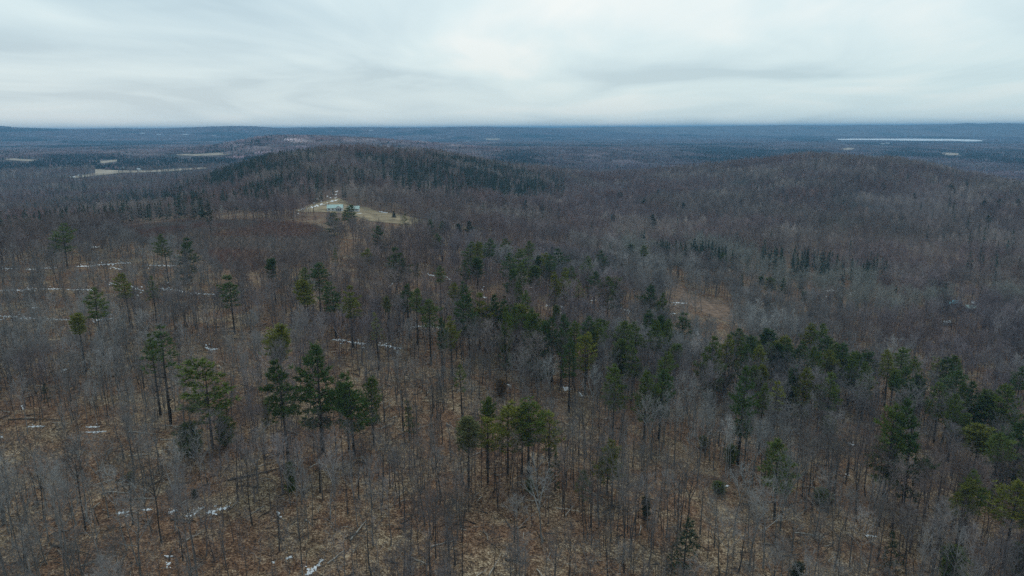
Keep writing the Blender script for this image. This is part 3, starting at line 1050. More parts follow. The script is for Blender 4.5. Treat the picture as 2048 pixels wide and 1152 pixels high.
# ------------------------------------------------------------------ pines that can be told apart
# (x, top y, bottom y of crown, crown width, style, hue, group, base y or None)
DK, MD, YG, PL, GY = (0.064, 0.104, 0.026), (0.108, 0.142, 0.024), (0.180, 0.184, 0.026), (0.172, 0.178, 0.070), (0.042, 0.064, 0.034)
HUE = {'d': DK, 'm': MD, 'y': YG, 'p': PL, 'g': GY}
HUEWORD = {'d': "dark green", 'm': "mid-green", 'y': "yellow-green", 'p': "pale olive", 'g': "blackish green"}
PINES = [
    # A: upper slope at the picture's left
    (121, 447, 494, 38, 'plume', 'm', 'A', None), (326, 469, 505, 26, 'plume', 'm', 'A', None), (366, 477, 558, 44, 'plume', 'd', 'A', None),
    (544, 518, 550, 22, 'egg', 'd', 'A', None), (246, 546, 588, 32, 'plume', 'y', 'A', None), (302, 553, 592, 22, 'thin', 'm', 'A', None),
    (457, 552, 602, 44, 'broad', 'd', 'A', None), (186, 577, 627, 40, 'plume', 'm', 'A', None), (155, 628, 660, 30, 'egg', 'y', 'A', None),
    (610, 535, 562, 20, 'plume', 'm', 'A', None), (634, 525, 569, 36, 'plume', 'd', 'A', None), (606, 562, 602, 36, 'egg', 'y', 'A', None), (415, 402, 440, 16, 'plume', 'g', 'A', None),
    # B: round the farmhouse field
    (665, 424, 467, 28, 'plume', 'd', 'B', None), (688, 420, 438, 14, 'plume', 'd', 'B', None), (702, 409, 440, 24, 'plume', 'm', 'B', None), (788, 422, 434, 9, 'cone', 'g', 'B', 435),
    (809, 428, 447, 16, 'thin', 'm', 'B', None), (857, 440, 470, 24, 'plume', 'd', 'B', None), (884, 442, 462, 14, 'plume', 'd', 'B', None), (893, 444, 457, 14, 'egg', 'g', 'B', None),
    (759, 452, 493, 26, 'plume', 'd', 'B', None), (875, 467, 499, 20, 'plume', 'm', 'B', None), (668, 495, 522, 12, 'thin', 'm', 'B', None), (732, 497, 523, 22, 'plume', 'y', 'B', None), (938, 441, 474, 17, 'plume', 'g', 'B', None), (917, 448, 462, 12, 'egg', 'g', 'B', None),
    # C: middle slope
    (790, 495, 555, 40, 'plume', 'd', 'C', None), (833, 526, 545, 14, 'thin', 'g', 'C', None), (879, 532, 558, 22, 'plume', 'm', 'C', None), (665, 563, 612, 38, 'plume', 'd', 'C', None),
    (699, 572, 627, 36, 'plume', 'y', 'C', None), (815, 567, 612, 24, 'plume', 'd', 'C', None), (830, 577, 614, 24, 'plume', 'm', 'C', None), (858, 597, 642, 34, 'plume', 'm', 'C', None),
    (911, 565, 602, 24, 'plume', 'y', 'C', None), (925, 563, 597, 22, 'plume', 'd', 'C', None), (752, 625, 670, 24, 'thin', 'p', 'C', None), (775, 594, 617, 16, 'egg', 'p', 'C', None),
    # D: loose group above the belt
    (940, 484, 520, 28, 'plume', 'm', 'D', None), (957, 485, 499, 14, 'egg', 'm', 'D', None), (978, 478, 507, 26, 'plume', 'd', 'D', None), (1007, 478, 518, 28, 'plume', 'm', 'D', None),
    (1057, 481, 508, 22, 'plume', 'm', 'D', None), (954, 517, 548, 28, 'egg', 'd', 'D', None), (1036, 498, 537, 36, 'plume', 'm', 'D', None), (1079, 514, 543, 24, 'egg', 'd', 'D', None),
    (1099, 508, 535, 20, 'plume', 'd', 'D', None), (1118, 496, 538, 34, 'plume', 'd', 'D', None), (1103, 493, 507, 7, 'cone', 'g', 'D', None), (1043, 526, 562, 32, 'plume', 'm', 'D', None),
    (1025, 538, 607, 36, 'plume', 'd', 'D', None), (1040, 563, 602, 26, 'plume', 'm', 'D', None), (1052, 580, 610, 20, 'plume', 'm', 'D', None), (1127, 536, 594, 30, 'plume', 'y', 'D', None),
    (1142, 532, 562, 22, 'plume', 'm', 'D', None), (1199, 500, 538, 26, 'plume', 'd', 'D', None), (1190, 543, 582, 30, 'plume', 'd', 'D', None), (1217, 553, 608, 36, 'plume', 'm', 'D', None),
    (1231, 509, 534, 10, 'cone', 'g', 'D', None), (1263, 488, 505, 18, 'egg', 'm', 'D', None), (1289, 490, 509, 15, 'plume', 'm', 'D', None), (1158, 560, 590, 20, 'thin', 'p', 'D', None),
    # E: dense belt across the middle
    (937, 589, 657, 46, 'plume', 'd', 'E', None), (901, 632, 687, 28, 'plume', 'y', 'E', None), (987, 591, 692, 42, 'plume', 'd', 'E', None), (1009, 597, 640, 28, 'plume', 'd', 'E', None),
    (1036, 611, 678, 48, 'egg', 'y', 'E', None), (1065, 618, 717, 50, 'plume', 'm', 'E', None), (1113, 611, 634, 16, 'egg', 'm', 'E', None), (1105, 635, 682, 30, 'plume', 'd', 'E', None),
    (1127, 628, 698, 28, 'plume', 'd', 'E', None), (1147, 642, 687, 30, 'plume', 'm', 'E', None), (1176, 633, 676, 34, 'plume', 'd', 'E', None), (1204, 640, 680, 32, 'egg', 'm', 'E', None),
    (1173, 670, 732, 46, 'broad', 'y', 'E', None), (1248, 642, 682, 40, 'plume', 'm', 'E', None), (1242, 682, 744, 42, 'egg', 'm', 'E', None), (1230, 730, 800, 46, 'plume', 'm', 'E', None),
    (1294, 740, 822, 46, 'plume', 'm', 'E', None), (1301, 570, 632, 36, 'plume', 'd', 'E', None), (1299, 620, 684, 36, 'plume', 'd', 'E', None), (1315, 640, 692, 30, 'plume', 'm', 'E', None),
    (1329, 700, 748, 34, 'plume', 'm', 'E', None), (1353, 690, 728, 26, 'egg', 'm', 'E', None), (1367, 624, 680, 50, 'thin', 'd', 'E', None), (922, 727, 772, 32, 'thin', 'm', 'E', None),
    # F: grove right of the middle
    (1427, 675, 777, 48, 'plume', 'm', 'F', None), (1477, 657, 699, 40, 'plume', 'd', 'F', None), (1490, 690, 750, 32, 'plume', 'd', 'F', None), (1506, 672, 714, 28, 'plume', 'm', 'F', None),
    (1541, 664, 722, 52, 'egg', 'd', 'F', None), (1553, 690, 750, 52, 'egg', 'm', 'F', None), (1576, 680, 716, 26, 'plume', 'd', 'F', None), (1600, 683, 730, 38, 'plume', 'd', 'F', None),
    (1645, 648, 708, 38, 'plume', 'm', 'F', None), (1654, 675, 722, 44, 'plume', 'd', 'F', None), (1689, 686, 752, 44, 'plume', 'd', 'F', None), (1714, 706, 772, 38, 'egg', 'm', 'F', None),
    (1738, 706, 765, 42, 'broad', 'd', 'F', None), (1665, 745, 810, 46, 'plume', 'm', 'F', None), (1612, 735, 822, 38, 'plume', 'y', 'F', None), (1524, 733, 774, 32, 'egg', 'y', 'F', None),
    (1556, 760, 807, 38, 'thin', 'y', 'F', None), (1475, 733, 847, 48, 'plume', 'd', 'F', 930), (1654, 832, 864, 28, 'egg', 'y', 'F', 880),
    # G: along the right
    (1806, 694, 740, 38, 'plume', 'm', 'G', None), (1816, 735, 797, 38, 'plume', 'd', 'G', None), (1789, 742, 774, 24, 'egg', 'm', 'G', None), (1831, 712, 737, 20, 'plume', 'm', 'G', None),
    (1878, 713, 764, 44, 'thin', 'p', 'G', None), (1908, 713, 737, 22, 'egg', 'm', 'G', None), (1917, 740, 787, 44, 'plume', 'd', 'G', None), (1885, 765, 827, 48, 'plume', 'm', 'G', None),
    (1950, 765, 852, 44, 'plume', 'd', 'G', None), (1806, 800, 954, 72, 'plume', 'd', 'G', 1006), (1766, 805, 932, 62, 'plume', 'm', 'G', 995), (2020, 768, 884, 64, 'plume', 'm', 'G', None),
    (2046, 838, 952, 84, 'plume', 'd', 'G', None), (1962, 850, 895, 54, 'egg', 'y', 'G', None), (2045, 735, 772, 24, 'plume', 'd', 'G', None),
    # H: left foreground
    (300, 668, 714, 24, 'plume', 'm', 'H', None), (343, 648, 722, 64, 'thin', 'd', 'H', 850), (554, 652, 710, 46, 'egg', 'y', 'H', None), (425, 718, 818, 106, 'broad', 'm', 'H', 897),
    (577, 716, 814, 64, 'plume', 'd', 'H', 922), (645, 684, 818, 72, 'plume', 'd', 'H', 905), (709, 741, 838, 60, 'plume', 'd', 'H', 912), (748, 753, 832, 42, 'plume', 'm', 'H', 890), (98, 765, 797, 20, 'thin', 'g', 'H', 815),
    (690, 772, 822, 48, 'egg', 'm', 'H', None),
    # I: tight clump in the middle foreground
    (937, 838, 890, 54, 'egg', 'p', 'I', 975), (976, 838, 892, 46, 'broad', 'y', 'I', 965), (1015, 808, 884, 74, 'broad', 'y', 'I', 950), (1057, 797, 870, 58, 'broad', 'm', 'I', 955), (1098, 822, 884, 58, 'broad', 'y', 'I', 945), (973, 797, 820, 28, 'egg', 'm', 'I', None), (819, 800, 852, 24, 'thin', 'm', 'I', 880),
    (1044, 818, 880, 50, 'broad', 'm', 'I', 948),
    # J: lower right foreground
    (1214, 878, 948, 54, 'plume', 'y', 'J', 985), (1110, 905, 962, 32, 'thin', 'd', 'J', 980), (1165, 940, 987, 40, 'thin', 'm', 'J', 1010), (1548, 877, 958, 60, 'plume', 'm', 'J', 1040), (1910, 950, 1014, 50, 'plume', 'y', 'J', 1100),
    (1948, 938, 1002, 46, 'plume', 'm', 'J', None), (2036, 962, 1034, 64, 'plume', 'y', 'J', None), (1366, 1032, 1134, 60, 'thin', 'g', 'J', 1150), (1778, 1062, 1134, 36, 'thin', 'g', 'J', 1148),
    # K: valley and right hill
    (1552, 533, 557, 13, 'cone', 'd', 'K', None), (1484, 546, 568, 11, 'cone', 'd', 'K', None), (1603, 547, 570, 11, 'cone', 'g', 'K', None), (1541, 555, 578, 22, 'egg', 'm', 'K', None), (1523, 553, 568, 13, 'egg', 'd', 'K', None),
    (1568, 556, 585, 14, 'plume', 'd', 'K', None), (1537, 596, 616, 13, 'cone', 'd', 'K', None), (1682, 594, 612, 12, 'cone', 'g', 'K', None), (1610, 583, 600, 14, 'egg', 'd', 'K', None), (1446, 504, 524, 15, 'plume', 'm', 'K', None),
    (1317, 380, 398, 15, 'plume', 'g', 'L', None), (1290, 395, 408, 10, 'plume', 'g', 'L', None), (1240, 384, 394, 11, 'egg', 'g', 'L', None), (1365, 406, 417, 11, 'egg', 'g', 'L', None), (1307, 428, 452, 16, 'plume', 'g', 'L', None),
    (1227, 430, 442, 10, 'egg', 'g', 'L', None), (1904, 365, 379, 11, 'plume', 'g', 'L', None), (1830, 386, 396, 9, 'cone', 'g', 'L', None), (2000, 398, 419, 14, 'plume', 'g', 'L', None), (1970, 402, 416, 11, 'egg', 'g', 'L', None),
    (2038, 398, 419, 15, 'plume', 'g', 'L', None), (1768, 365, 377, 10, 'plume', 'g', 'L', None), (1720, 356, 367, 8, 'cone', 'g', 'L', None), (1976, 430, 443, 10, 'plume', 'g', 'L', None), (1050, 400, 416, 11, 'plume', 'g', 'L', None), (1085, 404, 420, 11, 'plume', 'g', 'L', None),
]
_er = random.Random(12)
for e in [q for q in PINES if q[6] in 'DEFG' and q[3] >= 26 and q[7] is None]:
    if _er.random() < (.6 if e[6] == 'D' else .95) and sum(1 for q in PINES if q[6] == e[6]) < 40:
        sh = _er.choice((-1, 1)) * _er.uniform(.45, .8) * e[3]
        up = _er.uniform(-.05, .35) * (e[2] - e[1])
        PINES.append((round(e[0] + sh), e[1] + up, e[2] + up, e[3] * _er.uniform(.7, .95), _er.choice(('plume', 'plume', 'egg')), _er.choice('dmmy'), e[6], None))
YOUNG = [  # bushy to the ground: x, top, base, width, hue, words
    (385, 850, 908, 50, 'm', "rounded bushy young pine beside a tall bare pine trunk"),
    (452, 838, 893, 38, 'm', "small bushy pine just behind the foot of the broad-crowned pine"),
    (535, 806, 856, 16, 'y', "slim pale young pine between two tall pine trunks"),
    (584, 930, 988, 22, 'm', "narrow upright young evergreen below the dark tall pines"),
    (390, 980, 996, 13, 'g', "tiny round dark evergreen just above the row of snow patches"),
    (264, 945, 963, 15, 'y', "tiny bright green evergreen on open brown leaf litter"),
    (1902, 1098, 1165, 56, 'm', "full round young pine cut by the picture's lower edge"),
    (2040, 1096, 1150, 52, 'd', "dark young pine in the picture's lower right corner"),
    (1592, 1128, 1165, 28, 'g', "blackish young evergreen at the lower edge among bare trees"),
    (1406, 874, 896, 20, 'y', "small yellow-green pine sapling beside the tall dark pine's trunk"),
    (1459, 892, 930, 26, 'm', "small pine at the foot of the tall dark long-trunked pine"),
    (1640, 978, 1006, 32, 'm', "low spreading green evergreen shrub among grey saplings"),
    (1438, 966, 984, 28, 'm', "low green shrub beside a short strip of snow"),
    (1292, 998, 1034, 20, 'g', "blackish evergreen shrub below the pile of pale sticks"),
    (1003, 762, 792, 26, 'o', "orange-brown sapling holding its dead leaves above the pine clump"),
    (1060, 960, 985, 18, 'm', "small green shrub beside the pale-limbed bare tree"),
]
HUE['o'] = (0.17, 0.095, 0.035)
ZONE = {
    'A': "on the upper slope by the snow strips",
    'B': "around the green-roofed farmhouse's field",
    'C': "on the middle slope below the farmhouse",
    'D': "in the loose group above the pine belt",
    'E': "in the dense pine belt across the middle",
    'F': "in the grove below the dirt clearing",
    'G': "in the tall stand along the right edge",
    'H': "among the tall pines of the left foreground",
    'I': "in the tight clump at the middle foreground",
    'J': "scattered over the lower right foreground",
    'K': "in the valley beyond the dirt clearing",
    'L': "dotted on the bare purple hillsides",
}
ZONE['G'] = "in the tall stand near the right edge"
ORD = "first second third fourth fifth sixth seventh eighth ninth tenth eleventh twelfth thirteenth fourteenth fifteenth sixteenth seventeenth eighteenth nineteenth twentieth".split()
ORD += ["twenty-" + w for w in ORD[:9]] + ["thirtieth"] + ["thirty-" + w for w in ORD[:9]] + ["fortieth"]
STYLES = {}
for st, k in (('plume', 10), ('broad', 4), ('egg', 6), ('thin', 4), ('cone', 3)):
    STYLES[st] = [conifer_crown(900 + 31 * i + len(st), st, {'thin': 0.6, 'plume': 0.95, 'broad': 1.05, 'egg': 1.0, 'cone': 0.9}[st], R=3.4 if st == 'cone' else 4.0).mesh("crown_" + st, M_NEEDLE, M_PINEBARK) for i in range(k)]
STYLES['young'] = [conifer_crown(1300 + i, 'egg', 0.55, HC=6.0, R=2.6, blade=(0.5, 1.0, 0.16)).mesh("crown_young", M_NEEDLE, M_PINEBARK) for i in range(4)]
TRUNKS = [pine_trunk(40 + i, 10 if i % 2 else 16).mesh("pine_trunk", M_PINEBARK) for i in range(4)]
PINE_SPOTS = []


def stand_from_top(px, top, ht):
    a, t = az_tan(px, top)
    a, t = float(a), float(t)
    x, y = _DS * math.sin(a), _DS * math.cos(a)
    f = (CZ - _DS * t) - (ground(x, y) + ht)
    k = np.nonzero(f <= 0)[0]
    k = max(1, int(k[0]))
    d = _DS[k - 1] + (_DS[k] - _DS[k - 1]) * f[k - 1] / (f[k - 1] - f[k])
    return np.array([d * math.sin(a), d * math.cos(a), float(ground(d * math.sin(a), d * math.cos(a)))])


def place_pine(name, px, top, bot, w, style, hue, base, rng, ht=None):
    if base is not None:
        P = hit(px, base)
        d = math.hypot(P[0], P[1])
        _, t = az_tan(px, top)
        ht = (CZ - d * float(t)) - P[2]
    else:
        P = stand_from_top(px, top, ht)
        d = math.hypot(P[0], P[1])
    _, t1 = az_tan(px, bot)
    zb = CZ - d * float(t1)
    hc = min(ht * 0.97, max(ht * 0.34, 1.24 * ((P[2] + ht) - zb)))
    depth = project(P)[2]
    R = w * 0.5 * float(depth) / FPX
    root = link(name, None)
    root.empty_display_size = 0.5
    root.location = P
    root.rotation_euler = (rng.uniform(-.02, .02), rng.uniform(-.03, .03), rng.uniform(0, 6.28))
    tr = link("trunk", rng.choice(TRUNKS), root)
    q = max(0.3, ht / 24.0)
    tr.scale = (q, q, ht * 0.97)
    cr = link("crown", rng.choice(STYLES[style]), root)
    cr.location = (0, 0, ht - hc)
    cr.scale = (R * 1.27, R * 1.27, hc)
    k = rng.uniform(.85, 1.15)
    cr["tint"] = [c * k for c in HUE[hue]] + [1.0]
    PINE_SPOTS.append((P[0], P[1], R))
    return root


def make_pines():
    byz = {}
    for e in PINES:
        byz.setdefault(e[6], []).append(e)
    for z, lst in byz.items():
        for i, e in enumerate(sorted(lst)):
            px, top, bot, w, st, hue, _, base = e
            rng = random.Random(int(px * 7 + top))
            ht = {'plume': 24, 'broad': 23, 'egg': 20, 'thin': 22, 'cone': 16}[st] * rng.uniform(.92, 1.06)
            if z in 'BKL':
                ht *= 0.8
            r = place_pine("pine_tree" if st != 'cone' else "spruce_tree", px, top, bot, w, st, hue, base, rng, ht)
            kind = {'plume': "pine", 'broad': "broad-topped pine", 'egg': "round-crowned pine", 'thin': "sparse pine", 'cone': "pointed spruce"}[st]
            put(r, "%s %s, %s from the left %s" % (HUEWORD[hue], kind, ORD[i], ZONE[z]), "tree", "evergreens " + ZONE[z])
    for px, top, base, w, hue, words in YOUNG:
        rng = random.Random(int(px * 3 + top))
        r = place_pine("young_pine" if hue != 'o' else "leafy_sapling", px, top, base - 1, w, 'young', hue, base, rng)
        put(r, words, "tree", "young evergreens on the forest floor")


make_pines()

# old snow: x0, y0, x1, y1, half thickness in pixels, words
SNOW = [
    # x0, y0, x1, y1, half thickness in pixels, words
    (-4, 537, 36, 537.6, 2.2, "upper snow strip's leftmost piece"), (51, 538.6, 75, 538, 1.6, "upper snow strip's second piece"), (78, 536.5, 114, 535.5, 1.5, "upper snow strip's third piece"),
    (150, 533, 192, 531.5, 1.8, "upper snow strip's thin middle piece"), (191, 530, 240, 527, 2.6, "upper snow strip's thickest piece"), (240, 526.5, 262, 525.5, 2.2, "upper snow strip's piece before its gap"), (294, 530.5, 352, 531.5, 2.0, "upper snow strip's end piece at the big dark pine"),
    (222, 534, 246, 540, 2.0, "small snow scrap just under the upper strip"), (193, 518, 199, 516, 2.4, "small snow spot above the upper strip"), (182, 494, 200, 494, 1.6, "small snow spot highest on the left slope"),
    (-4, 580, 50, 580, 3.0, "middle snow strip's leftmost piece"), (48, 579, 74, 577.5, 3.2, "middle snow strip's second, thicker piece"), (79, 578, 124, 578, 1.6, "middle snow strip's thin third piece"), (130, 579.5, 192, 579.5, 2.0, "middle snow strip's fourth piece"),
    (218, 566, 242, 569, 3.6, "snow scrap left of the yellow-green pine"), (254, 569, 284, 582, 4.0, "snow scrap right of the yellow-green pine"), (318, 577, 346, 580, 4.0, "middle snow strip's thick fifth piece"), (348, 580, 372, 584, 3.0, "middle snow strip's sixth piece"), (374, 586.5, 456, 590.5, 1.6, "middle snow strip's thin tail under the round dark pine"),
    (-4, 632, 36, 634, 3.2, "lower snow strip's leftmost piece"), (30, 636, 76, 637, 2.6, "lower snow strip's second piece"), (90, 638, 144, 639.5, 2.0, "lower snow strip's third piece"), (184, 641, 226, 637, 2.6, "lower snow strip's end piece"), (206, 630, 224, 629, 2.0, "snow scrap above the lower strip's end"), (60, 616, 76, 615, 2.0, "small snow spot between the middle and lower strips"),
    (410, 694, 420, 698, 3.2, "bright snow spot in the bare wood right of the sparse dark pine"), (420, 699, 436, 698, 1.8, "thin snow scrap beside the bright snow spot"),
    (664, 679, 695, 681, 2.8, "slanting snow strip's upper piece below the middle slope pines"), (694, 683, 736, 689, 3.2, "slanting snow strip's broad middle piece"), (759, 689, 804, 697, 3.4, "slanting snow strip's lower piece"),
    (822, 654, 858, 652, 2.6, "level snow strip beside the belt, left piece"), (858, 653, 893, 657, 2.6, "level snow strip beside the belt, right piece"),
    (855, 549, 876, 553, 2.2, "small snow strip below a lone mid-slope pine"), (888, 552, 904, 561, 3.0, "slanting snow scrap beside that small strip"), (776, 574, 790, 563, 2.6, "snow scrap under the big dark mid-slope pine"),
    (961, 577, 966, 579, 3.2, "snow spot between two pines above the belt"), (963, 593, 976, 597, 2.2, "thin snow spot just above the belt"), (1091, 612, 1106, 610, 2.2, "snow scrap behind the belt's left half"), (1112, 606, 1128, 617, 4.0, "bright snow scrap behind the belt's small round pine"),
    (1060, 575, 1074, 573, 2.0, "snow scrap amid the loose pine group"), (1180, 601, 1192, 600, 2.8, "snow scrap at a dark pine's foot above the belt"), (1228, 613, 1242, 617, 2.0, "snow line behind the belt, upper piece"), (1245, 619, 1266, 624, 2.0, "snow line behind the belt, lower piece"),
    (1124, 774, 1142, 780, 4.2, "bright snow patch among grey limbs below the belt"), (1158, 785, 1166, 792, 2.4, "small snow spot by the grey fan-shaped tree"), (1014, 769, 1022, 771, 1.8, "tiny snow spot near the orange-brown sapling"),
    (232, 1028, 258, 1023, 4.0, "snow row's leftmost patch on the forest floor"), (284, 1020, 304, 1019, 2.4, "snow row's second thin patch"), (337, 1024, 356, 1020, 3.0, "snow row's third patch"), (370, 1033, 384, 1031, 2.2, "snow row's scrap under the brush pile"), (386, 1030, 396, 1022, 3.4, "snow row's scrap inside the brush pile"), (396, 1019, 409, 1015, 2.6, "snow row's scrap above the brush pile"), (412, 1026, 432, 1023, 4.4, "snow row's broad patch right of the brush pile"), (432, 1021, 460, 1013, 3.4, "snow row's rightmost patch"),
    (553, 1024, 561, 1029, 3.6, "small snow patch apart from the row, to its right"), (330, 1113, 346, 1113, 2.2, "thin snow patch near the lower edge"), (333, 1130, 342, 1125, 3.0, "small snow patch just under the thin one"), (610, 1152, 640, 1127, 7.0, "long slanting snow patch at the lower edge"), (638, 1124, 647, 1120, 2.6, "snow scrap at the slanting patch's upper end"), (572, 1118, 584, 1112, 3.0, "snow scrap left of the slanting patch"), (544, 1124, 550, 1125, 2.2, "tiny snow spot near the lower edge"),
    (43, 814, 48, 818, 3.0, "tiny snow spot high in the left wood"), (-3, 874, 6, 873, 2.2, "tiny snow spot on the left edge"), (56, 853, 90, 853, 1.8, "faint snow line on the left slope, near piece"), (171, 854, 199, 854, 1.7, "faint snow line on the left slope, middle piece"), (171, 865, 213, 863, 1.8, "faint snow line just below the middle piece"), (362, 860, 370, 862, 2.0, "short snow scrap left of the bushy young pine"), (127, 740, 135, 739, 2.4, "small bright snow spot on the left slope"),
    (1438, 974, 1460, 971, 2.4, "short snow strip by the low green shrub"), (1690, 949, 1699, 951, 3.0, "snow spot among saplings left of the two tallest pines"), (1727, 1071, 1754, 1073, 2.4, "thin snow scrap in the lower right woods"), (1694, 887, 1710, 889, 2.2, "snow scrap left of the tallest pine pair"),
    (1346, 605, 1376, 607, 2.2, "snow scrap on the reddish clearing"), (1340, 628, 1352, 627, 1.8, "snow scrap below the reddish clearing"), (1647, 582, 1690, 577, 3.2, "broken snow in the valley woods"), (1697, 588, 1706, 590, 2.0, "snow speck at the valley woods' edge"),
    (596, 421, 612, 417, 2.6, "lower end of the snow bank along the farmhouse field"), (614, 417, 652, 407, 4.2, "main snow bank along the farmhouse field's upper edge"), (652, 406, 677, 399.5, 3.8, "snow bank's broad top corner behind the farmhouse"), (669, 397, 674, 394, 1.2, "snow on the track just above the farmhouse field"), (670, 390, 674, 388, 1.0, "snow on the track higher up the hill"), (670, 384, 676, 382, .8, "snow patch highest on the hill track"),
    (671, 406, 675, 405, 1.0, "tiny snow spot on the field behind the farmhouse"), (714, 428, 724, 427, 1.3, "snow spot right of the green-roofed outbuilding"), (758, 423.5, 776, 426, 1.0, "thin snow line on the field's far edge"),
    (320, 342.2, 338, 341, 1.2, "white snow strip on the long far field, left piece"), (345, 340.6, 366, 340, 1.3, "white snow strip on the long far field, right piece"),
]


def open_over_snow(X, Y, Z, h, p):
    """the wood is thin where lanes of snow show through"""
    bx, by, _ = project(np.stack([X, Y, Z], -1))
    _, ty, dp = project(np.stack([X, Y, Z + h], -1))
    ok = np.ones(len(X), bool)
    r = nrng.random(len(X))
    for x0, y0, x1, y1, th, _w in SNOW:
        ym = (y0 + y1) / 2
        m = 3.0 * FPX / dp
        ok &= ~((bx > x0 - m) & (bx < x1 + m) & (ty < ym + th) & (by > ym - th) & (r > p))
    return ok


# ------------------------------------------------------------------ bare hardwoods
ps = np.array(PINE_SPOTS)


def away_from_pines(X, Y, k=0.45):
    ok = np.ones(len(X), bool)
    for x, y, r in ps:
        ok &= np.hypot(X - x, Y - y) > max(1.2, k * r)
    return ok


# things one can find in the foreground wood, used to say which bare tree is which
MARKS = [
    (60, 838, "long dark trunk lying at far left"), (150, 740, "small bright snow spot on the left slope"), (180, 858, "faint snow line on the left slope"), (250, 950, "tiny bright green evergreen"),
    (245, 1026, "snow row's leftmost patch"), (345, 1022, "snow row's third patch"), (390, 1032, "grey heap of branches"), (445, 1018, "snow row's rightmost patch"), (338, 1118, "thin snow patch near the lower edge"),
    (140, 1100, "dark log in the lower left corner"), (30, 960, "left picture edge's middle"), (30, 1120, "lower left picture corner"), (385, 890, "rounded bushy young pine"), (425, 880, "broad-crowned pine's trunk"), (520, 945, "long dark sloping fallen tree"), (557, 1027, "snow patch apart from the row"),
    (584, 960, "narrow upright young evergreen"), (625, 1140, "long slanting snow patch"), (645, 900, "tallest dark pine's trunk"), (720, 905, "log under the dark pines"), (716, 1062, "whitish fallen birch log"), (803, 1058, "short dark log on tan litter"), (880, 1090, "thin pale log in the middle"),
    (937, 960, "pale olive pine at the clump"), (1020, 950, "pine clump's trunks"), (1085, 1080, "pale-limbed bare tree"), (1035, 1124, "dark log below the pale-limbed tree"), (1165, 1000, "sparse green pine below the clump"), (1214, 985, "yellow-green pine right of the clump"), (1282, 972, "bleached heap of sticks"), (1292, 1030, "blackish evergreen shrub"),
    (1366, 1148, "sparse blackish pine at the lower edge"), (1438, 978, "low green shrub by its snow"), (1465, 1070, "upswept pale bare tree"), (1475, 925, "tall dark long-trunked pine"), (1548, 1040, "half-hidden pine behind grey limbs"), (1625, 1070, "tangled heap of pale branches"), (1502, 1135, "small heap of bleached limbs"), (1640, 1000, "low spreading evergreen shrub"),
    (1694, 950, "snow spot among saplings"), (1740, 1072, "thin snow scrap at lower right"), (1778, 1148, "dead-looking blackish pine"), (1785, 1000, "two tallest pines' trunks"), (1910, 1098, "thin-trunked yellow-green pine"), (1902, 1150, "full round young pine"), (2030, 1060, "pine at the right picture edge"), (2030, 1140, "dark young pine in the corner"), (1950, 960, "pine pair near the right edge"), (1200, 1130, "lower edge's middle"), (940, 1140, "forked dark tree on tan litter"),
]


def bare_labels(px, py, own, tint, h):
    """a label for each tree: its look, and where it stands from the nearest thing one can find"""
    M = np.array([m[:2] for m in MARKS], float)
    groups, out = {}, {}
    for q in own:
        dx, dy = px[q] - M[:, 0], (py[q] - M[:, 1]) * 1.3
        k = int(np.argmin(dx * dx + dy * dy))
        side = ("right of" if dx[k] > 0 else "left of") if abs(dx[k]) > abs(dy[k]) else ("below" if dy[k] > 0 else "above")
        groups.setdefault((k, side), []).append((dx[k] ** 2 + dy[k] ** 2, q))
    for (k, side), lst in groups.items():
        for i, (_, q) in enumerate(sorted(lst)):
            b = float(tint[q].mean())
            wp = MARKS[k][2]
            look = "dark" if b < .12 else ("pale" if b > .22 else ("brownish" if tint[q][0] > 1.25 * tint[q][2] else "grey"))
            size = "tall" if h[q] > .98 else ("small" if h[q] < .75 else "slender")
            what = ORD[i] + " " if len(lst) > 1 else ""
            out[q] = "%s %s bare tree, %s %s the %s" % (size, look, (ORD[i] + " nearest" if i else "nearest"), side, MARKS[k][2])
    return out


